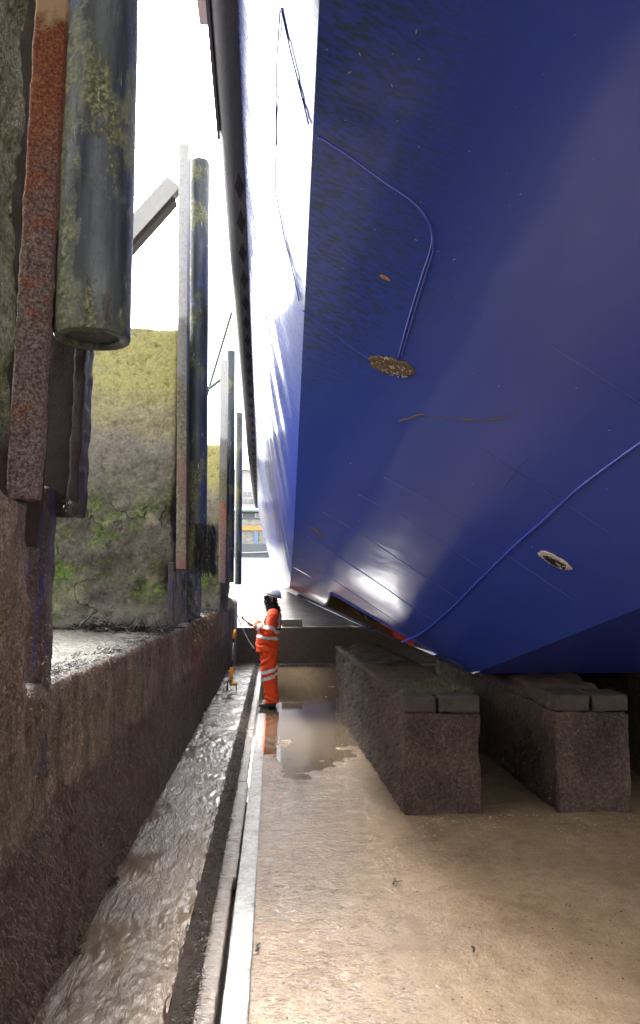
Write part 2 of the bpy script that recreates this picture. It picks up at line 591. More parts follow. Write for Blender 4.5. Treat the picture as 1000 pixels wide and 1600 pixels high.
def m_stonewall():
    g = G('rubble_stone')
    v = g.n('ShaderNodeTexVoronoi', {'Vector': g.scale((1, 1, 1.6)), 'Scale': 2.6}, feature='F1')
    c = g.mix(g.n('ShaderNodeSeparateColor', {0: v.outputs[1]}).outputs[0], (.17, .165, .15), (.3, .29, .26))
    e = g.voro(2.6, g.scale((1, 1, 1.6)), 'DISTANCE_TO_EDGE')
    c = g.mix(g.mr(e, .06, .02), c, (.28, .27, .25))
    g.P(color=c, rough=.85, normal=g.bump(e, .6, .05))
    return g.m


M['wall'] = m_lower_wall()
M['pier1'] = m_pier('algae_concrete', 0.0)
M['pier2'] = m_pier('algae_concrete_far', 5.3)
M['near'] = m_nearpier()
M['rust'] = m_rust('rusted_steel')
M['darkrust'] = simple('dark_steel', (.02, .011, .01), .5, 0, .7, 22, .9, .012)
def m_stain():
    g = G('stained_steel')
    n1 = g.noise(9, 5, .6, g.scale((3.2, 3.2, .25)))
    n2 = g.noise(50, 6, .75)
    c = g.ramp(n2, [(.34, (.012, .007, .006)), (.52, (.05, .03, .026)), (.68, (.12, .08, .065))])
    c = g.mix(g.mr(n1, .5, .6, 0, .8), c, (.012, .014, .075))
    c = g.mix(g.mr(n1, .42, .34, 0, .7), c, (.055, .012, .014))
    g.P(color=c, rough=.45, spec=.25, normal=g.bump(n2, 1.0, .02))
    return g.m
M['bluestain'] = m_stain()
M['pile1'] = m_pile('mossy_black_pile', 0, 1.0, .25)
M['pile2'] = m_pile('painted_black_pile', 3.3, .6, .9)
M['pile3'] = m_pile('grey_black_pile', 9.1, .45, .9)
M['post'] = m_post()
M['floor'] = m_floor()
M['channel'] = m_channel()
M['kerb'] = simple('weedy_kerb', (.045, .03, .022), .45, 0, .7, 40, 1.0, .02)
M['apron'] = m_strip('gritty_apron', (.035, .024, .016), (.15, .115, .085), .2, 1.0)
M['rail'] = m_strip('pale_wet_strip', (.13, .125, .115), (.3, .3, .29), .16, .8)
M['hull'] = m_hull()
M['bead'] = simple('blue_weld_paint', (.018, .04, .3), .35, 0, .25, 30, .5, .004, .4)
M['seam'] = simple('dark_weld_seam', (.03, .046, .24), .3, 0, .2, 30, .3, .002, .4)
def m_bottom():
    g = G('blue_speckled_bottom')
    n2 = g.noise(70, 5, .75)
    c = g.ramp(n2, [(.4, (.012, .022, .16)), (.55, (.022, .045, .28)), (.7, (.07, .12, .46))])
    c = g.mix(g.mr(g.voro(60), .12, .06), c, (.25, .33, .6))
    g.P(color=c, rough=.4, spec=.4, normal=g.bump(n2, .8, .01), coat=.3, coatr=.2)
    return g.m
M['antifoul'] = m_bottom()
M['rubber'] = simple('black_rubber', (.03, .032, .045), .55, 0, .35, 8, .6, .006)
M['rubberdark'] = simple('rubber_and_hole_shade', (.012, .012, .016), .7, 0, .3, 20, .4, .004)  # black parts, and the shade of holes drawn as dark pads
M['rubbergrey'] = simple('worn_grey_rubber', (.07, .066, .074), .6, 0, .5, 18, .8, .006)
M['barnacle'] = simple('brown_barnacle', (.14, .095, .055), .85, 0, .8, 70, 1.0, .012)
M['lip'] = simple('pale_crust', (.42, .36, .29), .8, 0, .5, 60, .8, .008)
def m_block():
    g = G('dark_block')
    n1 = g.noise(2.6, 6, .65)
    n2 = g.noise(38, 6, .75)
    n3 = g.noise(9, 5, .7, g.scale((1, 1, .4)))
    c = g.ramp(g.math('ADD', g.math('MULTIPLY', n2, .65), g.math('MULTIPLY', n1, .35)), [(.38, (.016, .009, .006)), (.5, (.046, .028, .02)), (.63, (.1, .064, .048))])
    c = g.mix(g.mr(n3, .58, .7, 0, .6), c, (.014, .011, .01))
    pit = g.voro(34)
    c = g.mix(g.math('MULTIPLY', g.mr(pit, .16, .08), g.mr(g.noise(4, 3, .5), .5, .6)), c, (.2, .15, .12))
    c = g.mix(g.math('MULTIPLY', g.mr(g.noise(5.5, 4, .6), .68, .74), .7), c, (.2, .055, .02))
    g.P(color=c, rough=.65, spec=.2, normal=g.bump(g.math('ADD', n2, g.math('MULTIPLY', n3, .6)), 1.0, .035))
    return g.m
M['block'] = m_block()
M['timber'] = simple('dark_timber', (.03, .021, .016), .65, 0, .75, 24, .9, .01)
M['red'] = simple('mottled_red', (.5, .06, .05), .55, 0, .5, 25, .6, .006)
M['slip'] = m_slip()
M['xwall'] = simple('dark_low_wall', (.13, .105, .088), .5, 0, .5, 9, .8, .015)
M['greyconc'] = simple('grey_concrete', (.2, .185, .165), .7, 0, .35, 14, .8, .012)
M['weed'] = simple('dark_weed', (.035, .026, .018), .5, 0, .7, 60, 0)
M['weedb'] = simple('brown_weed', (.1, .06, .042), .45, 0, .7, 60, 0)
M['weedk'] = simple('black_wrack', (.018, .016, .014), .5, 0, .6, 60, 0)
M['weedg'] = simple('green_weed', (.06, .1, .02), .5, 0, .6, 60, 0)
M['orange'] = m_cloth('orange_hivis', (.9, .075, .007))
M['silver'] = simple('reflective_tape', (.75, .76, .77), .35, .1, .08, 60, .3, .003)
M['black'] = simple('black_fabric', (.014, .014, .018), .8, 0, .4, 30, .8, .01)
M['helmet'] = simple('white_helmet_plastic', (.72, .74, .74), .25, 0, .05, 8, 0)
M['skin'] = simple('skin', (.5, .28, .2), .5, 0, .15, 20, .2, .002)
M['boot'] = simple('wet_black_boot', (.02, .018, .017), .35, 0, .5, 30, .6, .006)
M['yellow'] = simple('yellow_orange_plastic', (.8, .34, .02), .4, 0, .12, 20, .2, .002)
M['steel'] = simple('bright_tube', (.55, .56, .58), .25, .8, .1, 30, .1, .002)
M['cable'] = simple('dark_cable', (.05, .052, .055), .6, 0, .3, 30, 0)
M['rope'] = simple('grey_green_rope', (.09, .12, .12), .8, 0, .4, 60, .6, .006)
M['white'] = simple('white_render', (.42, .42, .42), .8, 0, .08, 3, .2, .01)
M['palegrey'] = simple('pale_grey_timber', (.3, .295, .28), .7, 0, .15, 18, .5, .006)
M['glass'] = simple('grey_window_glass', (.2, .23, .26), .15, 0, .2, 2, 0)
M['roof'] = simple('grey_green_roof', (.22, .25, .24), .7, 0, .25, 3, .4, .02)
M['stone'] = m_stonewall()  # stone and quay greys are paled, distance haze put into the colour
M['ochre'] = simple('yellow_ochre_beam', (.42, .28, .1), .6, 0, .15, 4, .2, .01)
M['bluedoor'] = simple('pale_blue_door', (.16, .24, .36), .5, 0, .15, 4, .2, .005)
M['quay'] = simple('grey_quay', (.13, .15, .16), .7, 0, .25, 2, .4, .02)
M['pink'] = simple('pinkish_primer', (.42, .33, .32), .5, 0, .1, 6, .1, .003)
M['ground'] = simple('harbour_silt', (.16, .125, .085), .5, 0, .35, .6, .6, .05)
M['grit'] = simple('shell_grit', (.26, .21, .14), .7, 0, .5, 90, 0)

# ---------------------------------------------------------------- ground, dock floor, channel
g0 = MB()
g0.add([(-900, -900, -.12), (900, -900, -.12), (900, 1500, -.12), (-900, 1500, -.12)], [(0, 1, 2, 3)])
tag(g0.build('ground', M['ground']), kind='structure')

fl = MB()
xs = rng(-.1, 3.9, .04) + rng(4.2, 16, .6)
ys = [-14, -10, -6, -3, -1, 0, 1, 2] + rng(2.6, 10, .04) + rng(10.1, 19.3, .1)
fl.grid(xs, ys, lambda u, v: (u, v, .016 * fbm((u, v, 0), 1.3, 4, 4) * min(1, max(0, (u + .1) * 4)) + .004 * fbm((u, v, 0), 9, 3)))
tag(fl.build('dock_floor', M['floor'], smooth=True), kind='structure')

ch = MB()
def chz(u, v):
    # shallow water running over silt: slanting wavelets on a slow swell
    w = fbm((u * 2.2 + v * .9, v * 1.1 - u * .8, 0), 2.6, 3, 9)
    f1 = 1 - abs(fbm((u * 9 + v * 2.4, v * 3.0 - u * 2.0, 0), 1.5, 4, 2))
    f2 = 1 - abs(fbm((u * 16 + v * 5, v * 9 - u * 4, 1), 1.7, 3, 6))
    act = max(.12, min(1, .42 + fbm((u * 2.0 + v * .25, v * .55, 2), 1.5, 3, 1) * 1.9 + .5 * (u + .75)))
    f3 = fbm((u * 30 + v * 9, v * 16 - u * 6, 3), 1.6, 3, 8)
    return .078 + .006 * w + act * (.013 * (f1 - .8) + .006 * (f2 - .8) + .0008 * f3)
ch.grid(rng(-1.06, -.45, .016), [-14, -9, -5, -2, 0, 1.5] + rng(2.6, 6.5, .016) + rng(6.53, 11, .03) + rng(11.06, 19.3, .06), lambda u, v: (u, v, chz(u, v)))
tag(ch.build('drainage_channel', M['channel'], smooth=True), kind='structure')

kb = MB()
kb.grid([0, .25, .5, .75, 1], [-14, -8, -4, -1, 1] + rng(2.4, 19.3, .035),
        lambda s, v: (-.46 + .125 * s + .018 * fbm((s * .3, v, 0), 5, 4, 2), v, .085 * (1 - s) ** .8 - .004 + .02 * fbm((s, v, 1), 7, 4, 3) * (1 if 0 < s < 1 else .3)))
kerb = tag(kb.build('channel_kerb', M['kerb'], smooth=True), kind='structure')

ap_root = thing('apron_edging', (-.28, 7, 0), 'gritty concrete edging slabs between dark weedy kerb and pale rail strip', 'edging')
joints = [-2.0, .6, 2.9, 5.15, 7.6, 10.3, 12.9, 15.6, 18.4]
for i in range(len(joints) - 1):
    dx = [0, .004, -.006, .012, -.004, .0, .015, 0][i]
    MB().rough((-.345, -.245 + dx, joints[i] + .012, joints[i + 1] - .012, -.07, .018 + .003 * (i % 3)), .05, .007, 9, .012, i * 3.1).build('slab', M['apron'], ap_root, True)
rl = MB().rough((-.222, -.1, -2, 11.6, -.06, .016), .06, .003, 6, .008, 1.7)
rail = rl.build('pale_strip', M['rail'], None, True)
tag(rail, 'long pale wet strip set in the floor beside the groove', 'strip')
MB().rough((-.117, -.097, 9.0, 11.0, .0, .0225), .05, .003, 9, .004, 5).build('suit_reflection', M['orange'], rail)  # orange sliver paints the suit's reflection onto the wet strip
rail['base'] = (0, 0, 0)

# standing water by the low wall
pd = MB()
def pud(u, v):
    w = .10 * fbm((v, 0, 0), .8, 4, 8)
    x = -.33 + (1.33 + w) * u
    return (x, 10.35 + (8.3) * v + .5 * fbm((u * 2, 0, 1), 2, 3, 2) * (1 - v), .0215)
pd.grid(rng(0, 1, .05), rng(0, 1, .03), lambda u, v: (-.34 + 3.4 * u, 7.0 + 11.7 * v, -.016 + .028 * min(1, v * 3.6)))
g = G('muddy_water')
g.P(color=g.mix(g.noise(1.5, 4, .5), (.07, .05, .03), (.1, .075, .048)), rough=.03, coat=.5, coatr=.02,
    normal=g.bump(g.noise(9, 3, .5), .06, .01))
tag(pd.build('puddle', g.m, None, True), kind='structure')

# ---------------------------------------------------------------- left dock wall
wl = thing('dock_wall', (-1.03, 9, 0), 'dark weed-covered lower dock wall with pale ledge along the left side', 'wall')
def wallfn(p, n):
    if n.x < .5:
        return 0
    k = max(0, min(1, (1.0 - p.z) / .25))
    return .02 * k + .012 * fbm(p, 9, 4, 5) - .05 * max(0, fbm((p.y, p.z * .35, 0), 1.9, 3, 4) - .3)
MB().rough((-3.6, -1.02, -8, 18.9, -.1, 1.5), .04, .024, 2.2, .05, 3.0, 5, wallfn).build('wall_body', M['wall'], wl, True)

# land behind the wall
MB().box(-60, -3.4, -10, 19.5, -.1, 1.42).build('quay_apron', M['greyconc'])
tag(bpy.data.objects['quay_apron'], kind='structure')

# ---------------------------------------------------------------- concrete piers
def broken(seed, zlim, x1, y0):
    def fn(p, n):
        d = 0
        # spalled foot and corner
        k = max(0.0, min(1.0, (zlim - p.z) / .8))
        d -= .13 * k * max(0, fbm(p, 1.9, 5, seed) + .1) 
        d -= .035 * max(0, fbm(p, 4.2, 3, seed + 3) - .25)
        c = max(0, 1 - abs(p.x - x1) / .3) * max(0, 1 - abs(p.y - y0) / .3)
        d -= .09 * c * k * max(0, fbm(p, 2.6, 3, seed + 7) + .3)
        return d
    return fn

o = MB().rough((-2.75, -1.06, 8.0, 11.2, 1.47, 4.79), .035, .011, 2.6, .05, 2.0, 5, broken(1, 3.3, -1.06, 8.0)).build('concrete_pier', M['pier1'], None, True)
tag(o, 'big square concrete pier with yellow-green algae behind the second post', 'pier')
o = MB().rough((-2.75, -1.0, 14.5, 17.2, 1.4, 4.76), .07, .018, 1.8, .05, 12.0, 5, broken(4, 3.3, -1.0, 14.5)).build('concrete_pier', M['pier2'], None, True)
tag(o, 'far narrow-looking concrete pier with yellow algae beside the rusty third post', 'pier')
def nearfn(p, n):
    return -.05 * max(0, fbm(p, 3.0, 4, 2) + .1) * (1 if n.x > .4 or n.y > .4 else 0) + .012 * fbm(p, 24, 2, 1)
o = MB().rough((-2.9, -1.055, .3, 3.02, 1.2, 7.2), .03, .016, 5.5, .03, 5.0, 5, nearfn).build('concrete_pier', M['near'], None, True)
tag(o, 'nearest concrete pier with pebbly grey-green face at the left picture edge', 'pier')
# tarry, uneven foot of the nearest pier running down the wall
o = MB().rough((-1.35, -.985, 1.4, 3.14, .12, 2.3), .03, .05, 2.6, .08, 15.0, 5).build('wall_buttress', M['wall'], None, True)
tag(o, 'rough brown weedy buttress below the rusty beam at the left edge', 'buttress')

# rounded wall end beyond the third pier
rw = MB()
rw.prism([(-1.5, 0), (-.9, 0)] + [(-1.12 + .22 * cos(a), 1.5 + .22 * sin(a)) for a in [i * pi / 2 / 8 for i in range(9)]] + [(-1.5, 1.72)], 1, 17.5, 18.85)
tag(rw.build('wall_end', M['greyconc'], None, False, True), 'smooth grey rounded end of the dock wall beyond the orange tool', 'wall')

# ---------------------------------------------------------------- fender posts and piles
b1 = thing('steel_beam', (-.98, 3.2, 2.2), 'heavily rusted steel beam with pitted flange beside the big near pile', 'beam')
lean = lambda z: .017 * (z - 2.28)
def leanbox(x0, x1, y0, y1, z0, z1, res, amp, seed):
    mb = MB().rough((x0, x1, y0, y1, z0, z1), res, amp, 14, .012, seed)
    mb.v = [(v[0] + lean(v[2]), v[1], v[2]) for v in mb.v]
    return mb
leanbox(-1.09, -.957, 3.05, 3.12, 2.285, 5.6, .02, .006, 1).build('flange', M['rust'], b1, True)
leanbox(-1.3, -1.0, 3.2, 3.27, 2.1, 5.6, .04, .006, 2).build('web', M['darkrust'], b1, True)  # dark backing plate, added to fill the shaded gap beside the flange
wx0, wx1, wx2 = at(55, 800, Y=3.55).x, at(106, 800, Y=3.52).x, at(122, 800, Y=3.5).x
wzb = at(100, 806, Y=3.5).z
leanbox(wx0, wx1 + .01, 3.56, 3.62, wzb, 5.6, .04, .006, 3).build('web', M['darkrust'], b1, True)
leanbox(wx1, wx2, 3.49, 3.66, wzb + .006, 5.6, .03, .008, 4).build('edge_flange', M['darkrust'], b1, True)
sp = MB().rough((at(34, 900, Y=3.45).x, at(72, 900, Y=3.45).x, 3.44, 3.6, .75, 2.4), .03, .02, 6, .03, 6)
o = sp.build('steel_stub', M['bluestain'], None, True)
tag(o, 'dark blue and purple stained stub post below the rusty beam', 'post')


def pile(x0, x1, y, r, z0, z1, mat, label, sect=1.15):
    root = thing('fender_pile', (x0, y, z0), label, 'pile', 'fender piles along the dock wall')
    n = 40
    mb = MB()
    zs = [z0, z0 + .012, z0 + .03] + rng(z0 + .1, z1 - .03, .12) + [z1 - .01, z1]
    def f(z, k):
        a = 2 * pi * k / n
        t = (z - z0) / (z1 - z0)
        rr = r * (1 + .012 * fbm((cos(a), sin(a), z), 2, 3, y))
        if z in (z0, z1):
            rr *= .97
        e = .03 * fbm((cos(a) * .6, sin(a) * .6, y), 1.2, 2) if z >= z1 - .02 else 0
        return (x0 + (x1 - x0) * t + rr * cos(a), y + rr * sin(a), z + e)
    mb.grid(zs, range(n + 1), f)
    ri = r * .72
    def fb(s, k):
        a = 2 * pi * k / n
        rr = [r * .97, ri, ri][s]
        return (x0 + rr * cos(a), y + rr * sin(a), [z0, z0, z0 + .02][s])
    mb.grid([0, 1, 2], range(n + 1), fb)
    o_ = len(mb.v)
    mb.v.append((x0, y, z0 + .02))
    ring = [(x0 + ri * cos(2 * pi * k / n), y + ri * sin(2 * pi * k / n), z0 + .02) for k in range(n)]
    mb.add(ring, [])
    mb.f += [(o_, o_ + 1 + k, o_ + 1 + (k + 1) % n) for k in range(n)]
    o2 = len(mb.v)
    mb.v.append((x1, y, z1 + .005))
    mb.add([(x1 + r * .97 * cos(2 * pi * k / n), y + r * .97 * sin(2 * pi * k / n), z1) for k in range(n)], [])
    mb.f += [(o2, o2 + 1 + k, o2 + 1 + (k + 1) % n) for k in range(n)]
    mb.build('pile_tube', mat, root, True, True)
    return root

p1 = pile(-.822, -.838, 3.3, .168, 3.045, 7.5, M['pile1'], 'thick black fender pile with green moss, nearest the camera, cut off above the ledge')
p2 = pile(-.85, -.886, 8.22, .115, 2.13, 6.84, M['pile2'], 'tall black fender pile with paint runs beside the pale braced post')
p3 = pile(-.867, -.893, 14.8, .088, 2.03, 6.73, M['pile3'], 'slim dark fender pile beside the pale post of the far pier')
p4 = pile(-.848, -.863, 18.0, .084, 2.0, 6.22, M['pile3'], 'shortest and farthest grey fender pile next to the gap of daylight')
MB().tube([(-.85 + .118 * cos(a), 8.22 + .118 * sin(a), 2.62) for a in [i * pi / 12 for i in range(25)]], .004, 5).build('joint_ring', M['rubberdark'], p2)
for (r_, x_, y_, z_) in ((p3, -.87, 14.8, 2.75), (p4, -.85, 18.0, 2.75)):
    MB().tube([(x_ + .09 * cos(a), y_ + .09 * sin(a), z_) for a in [i * pi / 12 for i in range(25)]], .004, 5).build('joint_ring', M['rubberdark'], r_)

b2 = thing('braced_post', (-1.07, 8.2, 2.1), 'pale square post with diagonal brace in front of the algae pier', 'post')
pb = MB().rough((-1.02, -.915, 7.86, 8.1, 2.12, 6.86), .05, .004, 8, .008, 4)
pb.v = [(v[0] - .0135 * (v[2] - 2.1), v[1], v[2]) for v in pb.v]
pb.build('post_shaft', M['post'], b2, True)
def brace(zoff, th, name, mat, y0, y1):
    a, b = Vector((-1.14, 0, 6.42 + zoff)), Vector((-2.4, 0, 4.85 + zoff))
    d = (b - a).normalized()
    n = Vector((-d.z, 0, d.x))
    if n.z < 0:
        n = -n
    q = [a - n * th, b - n * th, b + n * th, a + n * th]
    MB().prism([(p.x, p.z) for p in q], 1, y0, y1).build(name, mat, b2, False, True)
brace(.02, .095, 'brace', M['palegrey'], 7.92, 8.06)
brace(-.155, .03, 'brace_timber', M['timber'], 7.94, 8.1)
MB().rough((-1.11, -1.045, 7.9, 8.0, 1.2, 2.2), .05, .006, 10, .01, 7).build('foot_bar', M['bluestain'], b2, True)

b3 = thing('far_post', (-1.0, 14.7, 2.0), 'pale post with rusty lower half in front of the far pier', 'post')
pb = MB().rough((-1.05, -.9, 14.3, 14.46, 2.02, 6.4), .08, .004, 8, .008, 4)
pb.v = [(v[0] - .006 * (v[2] - 2.1), v[1], v[2]) for v in pb.v]
pb.build('post_shaft', M['post'], b3, True)
MB().rough((-1.04, -.91, 14.27, 14.3, 2.02, 3.55), .06, .008, 12, .01, 8).build('rusty_plate', m_rust('rusted_plate', False), b3, True)

# ---------------------------------------------------------------- the ship
ship = thing('ship', (5, 8, 1.04), 'large glossy blue ship hull grounded on keel blocks, bow raking overhead', 'ship')
RN = ((.5, .55, 1.0), 2.02 + .55 * 7.6 + .5 * .185)
def rz(x, y):
    return RN[1] - .5 * x - .55 * y
def bz(x):
    return 1.915 - .463 * (x - .187)
def HZ(x, y):
    # raked plating runs into the bilge plating through a soft turn
    a, b = rz(x, y), bz(x)
    k = .7 * max(0, min(1, 1.15 - x / 2.0))
    if k < 1e-4:
        return max(a, b)
    h = max(k - abs(a - b), 0) / k
    return max(a, b) + h * h * k * .25
def rk(px, py):
    return at(px, py, pl=RN)
nrm_r = -Vector(RN[0]).normalized()       # outward: down and towards the camera
XC = .187
A_ = Vector((XC, 7.611, rz(XC, 7.611)))
K_ = Vector((2.074, 7.663, rz(2.074, 7.663)))
kd = Vector((.775, -2.033, 0)); kd.z = -.5 * kd.x - .55 * kd.y
B_ = K_ + kd * ((5 - K_.x) / kd.x)
ZD = 5.9
S_ = Vector((5, (RN[1] - 2.5 - ZD) / .55, ZD))
TLY = (RN[1] - .5 * XC - ZD) / .55
T_ = Vector((XC, TLY, ZD))
def interp(tab, y):
    if y <= tab[0][0]:
        return tab[0][1:]
    for a, b in zip(tab, tab[1:]):
        if y <= b[0]:
            t = (y - a[0]) / (b[0] - a[0])
            return tuple(a[i] + (b[i] - a[i]) * t for i in range(1, len(a)))
    return tab[-1][1:]
DT = [(.6, -.1, 5.98), (2.4, -.2, 5.75), (4.2, -.245, 5.50), (5.5, -.254, 5.31), (8.1, -.287, 5.08), (13.4, -.346, 4.71), (17, -.40, 4.46), (21, -.469, 4.215),
      (25, -.42, 4.15), (29, -.1, 4.2), (33, .6, 4.3)]
# smooth the table
def D(y):
    acc = [0, 0]
    ws = [(-.9, 1), (-.45, 2), (0, 3), (.45, 2), (.9, 1)]
    for d, w in ws:
        q = interp(DT, y + d)
        acc[0] += q[0] * w / 9
        acc[1] += q[1] * w / 9
    return acc
def chine(y):
    if y <= 7.611:
        return (XC, HZ(XC, y))
    x = XC + (.0 if y < 21 else .0055 * (y - 21) ** 2)
    return (x, HZ(XC, y))
hl = MB()
ysn = rng(TLY + .02, 7.611, .075) + rng(7.7, 21, .1)[0:] + rng(21.3, 33, .4)
def side(y, s):
    cx, cz = chine(y)
    dx, dz = D(y)
    e = s ** .82 * (1 + .10 * s * (1 - s))
    x = cx + (dx - cx) * e
    z = cz + (dz - cz) * s
    fr = .5 - .5 * cos(2 * pi * y / .5)
    w = (fr * .009 + .004 * fbm((y * .5, z, 0), 1.2, 3)) * min(1, 6 * s * (1 - s))
    return (x + w, y, z)
hl.grid(ysn, rng(0, 1, .07), side)
hull_side = hl.build('side_plating', M['hull'], ship, True)
# raked bow plating (left wing, and its mirror image on the far side)
rkm = MB()
def wing(u, v):
    # u: 0 at the bilge knuckle, 1 at the deck; v: 0 chine, 1 centre knuckle
    l = A_.lerp(T_, u)
    r = K_.lerp(B_, u / .55) if u < .55 else B_.lerp(S_, (u - .55) / .45)
    p = l.lerp(r, v)
    w = .006 * fbm((p.x, p.y, p.z), .9, 3, 3) * min(1, 8 * v * (1 - v)) * min(1, 8 * u * (1 - u))
    p = p + nrm_r * w
    p.z += HZ(p.x, p.y) - max(rz(p.x, p.y), bz(p.x)) if p.x < 2.3 else 0
    return p
rkm.grid(rng(0, .3, .008) + rng(.325, 1, .025), rng(0, 1, .033), wing, True)
rkm.build('bow_plating', M['hull'], ship, True)
mir = MB()
mir.grid(rng(0, 1, .05), rng(0, 1, .1), lambda u, v: (10 - wing(u, v)[0], wing(u, v)[1], wing(u, v)[2]))
mir.grid(ysn[::4], rng(0, 1, .2), lambda y, s: (10 - side(y, s)[0], y, side(y, s)[2]), True)
mir.build('bow_plating', M['hull'], ship, True)
# centre bottom facet and the flat bottom
cb = MB()
cb.add([K_, (10 - K_.x, K_.y, K_.z), B_], [(0, 1, 2)])
cb.add([(K_.x, K_.y, K_.z), (10 - K_.x, K_.y, K_.z), (8.4, 33, K_.z), (1.6 + .9, 33, K_.z)], [(0, 3, 2, 1)])
cb.build('bottom_plating', M['antifoul'], ship, False)
# bilge plating behind the bow knuckle, with the open recess left out of it
SX0, SX1, SY0, SY1 = .6, 1.72, 7.74, 9.35
def bil(x, y):
    x0, z0 = chine(max(y, 7.611))
    t = (x - XC) / (K_.x - XC)
    xx = x0 + (K_.x - x0) * t
    return (xx, y, HZ(XC + (K_.x - XC) * t, y) if y < 9.4 else z0 + (K_.z - z0) * t)
bx = [XC, .4, SX0, .9, 1.15, 1.4, SX1, 1.85, K_.x]
by = [7.62, 7.68, SY0, 7.8, 7.9, 8.0, 8.1, 8.2, 8.3, 8.4, 8.5, 8.75, 9.0, SY1] + rng(9.5, 33, 1.2)
bl = MB()
ix, iy = {v: i for i, v in enumerate(bx)}, {v: i for i, v in enumerate(by)}
vv = [bil(x, y if y > 7.63 else 7.611 + .052 * (x - XC) / (K_.x - XC)) for x in bx for y in by]
ff = []
for i in range(len(bx) - 1):
    for j in range(len(by) - 1):
        if SX0 <= bx[i] < SX1 and SY0 <= by[j] < SY1:
            continue
        m_ = len(by)
        ff.append((i * m_ + j, i * m_ + j + 1, (i + 1) * m_ + j + 1, (i + 1) * m_ + j))
bl.add(vv, ff)
bl.build('bilge_plating', M['hull'], ship, True)
def inset(x, y, d):
    p = bil(x, y)
    return (p[0], p[1], p[2] + d)
rec = MB()
q0 = [inset(SX0, SY0, 0), inset(SX1, SY0, 0), inset(SX1, SY1, 0), inset(SX0, SY1, 0)]
q1 = [(p[0], p[1], p[2] + .26) for p in q0]
rec.add(q0 + q1, [(0, 1, 5, 4), (1, 2, 6, 5), (2, 3, 7, 6), (3, 0, 4, 7), (4, 5, 6, 7)])
reo = rec.build('bilge_recess', M['barnacle'], ship)
ro = MB()
for k in range(3):
    p = inset(.86 + .1 * k, 8.05 + .04 * k, .07)
    ro.tube([(p[0], p[1] - .09, p[2]), (p[0], p[1] + .09, p[2])], .042, 12)
ro.build('roller', M['rubberdark'], reo)
rd = MB()  # mottled red shapes inside the recess
rd.add([inset(1.28, 8.75, .06), inset(1.42, 8.72, .01), inset(1.62, 8.6, .0), inset(1.68, 8.7, .15), inset(1.4, 8.9, .2)], [(0, 1, 2, 3, 4)])
rd.add([inset(1.22, SY0 + .14, .04), inset(1.6, SY0 + .03, .03), inset(1.6, 8.6, .05), inset(1.22, 8.6, .09)], [(0, 1, 2, 3)])
rd.build('red_piece', M['red'], reo)
lipm = MB()
loop = [inset(x, SY0 - .004, -.004) for x in rng(SX0, SX1, .08)]
lipm.tube(loop, .012, 6)
lipm.tube([inset(SX0, y, -.004) for y in rng(SY0, SY1, .1)], .012, 6)
lipm.build('recess_lip', M['seam'], reo)
kr = MB()
kr.tube([bil(x, 9.6) for x in rng(.32, 1.3, .05)], .035, 8)
kr.build('bilge_keel', M['seam'], ship, True)
# deck and bulwark
dk = MB()
ysd = rng(TLY + .02, 33, 1.0)
dk.grid(ysd, [0, 1], lambda y, s: ((D(y)[0], y, D(y)[1]) if s == 0 else (10 - D(y)[0], y, D(y)[1])))
dk.add([T_, S_, (10 - XC, TLY, ZD)], [(0, 1, 2)])
dk.build('deck', M['rubbergrey'], ship)
bw = MB()
bw.grid(ysd, [0, 1], lambda y, s: (D(y)[0] + .02 + .1 * s, y, D(y)[1] + .05 + 1.1 * s))
bw.build('bulwark', M['hull'], ship, True)

# fender strake
fd = MB()
sec = [(.03, -.005), (-.075, -.012), (-.15, .03), (-.182, .1), (-.182, .2), (-.12, .27), (.03, .28)]
yf = rng(TLY + .3, 21.3, .2)
def fcurve(y):
    x, z = D(y)
    k = 1 - .55 * max(0, (y - 15) / 6.3)
    return x, z, k
fd.grid(yf, range(len(sec)), lambda y, i: (fcurve(y)[0] + sec[i][0] * fcurve(y)[2], y, fcurve(y)[1] + sec[i][1] * fcurve(y)[2]))
fd.f.append(tuple(range(len(fd.v) - len(sec), len(fd.v))))
fend = fd.build('rubber_fender', M['rubber'], ship, True, True)
# worn grey band on the under side; dark diamond pads paint in hole shade
gb = MB()
gb.grid(rng(5.7, 21.2, .1), [0, 1], lambda y, s: (fcurve(y)[0] + (-.0 - .095 * s) * fcurve(y)[2], y, fcurve(y)[1] - .0115 - .0035 * s))
gb.build('worn_band', M['rubbergrey'], fend)
dia = None
y = 5.9
while y < 20.6:
    x, z, k = fcurve(y)
    hy = .2
    cx = x - .045 * k
    w = .04 * k
    P4 = [(cx, y - hy, fcurve(y - hy)[1] - .016), (cx + w, y, z - .016), (cx, y + hy, fcurve(y + hy)[1] - .016), (cx - w, y, z - .018)]
    P8 = []
    for i in range(4):
        a, b = Vector(P4[i]), Vector(P4[(i + 1) % 4])
        P8 += [a, a.lerp(b, .5) * .94 + Vector((cx, y, z - .017)) * .06]
    db = MB()
    n8 = len(P8)
    db.add([p for p in P8] + [(p.x, p.y, p.z + .008) for p in P8], [tuple(range(n8))] + [(i, (i + 1) % n8, n8 + (i + 1) % n8, n8 + i) for i in range(n8)])
    db.build('fender_hole_shade', M['rubberdark'], fend, False, True)
    y += .52
# outer plate above the fender that stops short
op = MB()
op.grid(rng(TLY + .3, 5.45, .2), [0, 1, 2, 3], lambda y, i: (fcurve(y)[0] + [-.178, -.2, -.2, -.178][i], y, fcurve(y)[1] + [.06, .06, .5, .5][i]))
op.build('outer_plate', M['rubbergrey'], ship)
pb_ = at(318, 40, Y=5.2)
MB().box(pb_.x - .03, pb_.x + .06, 3.0, 5.2, pb_.z, pb_.z + .5, .01).build('overhanging_box', M['pink'], ship)

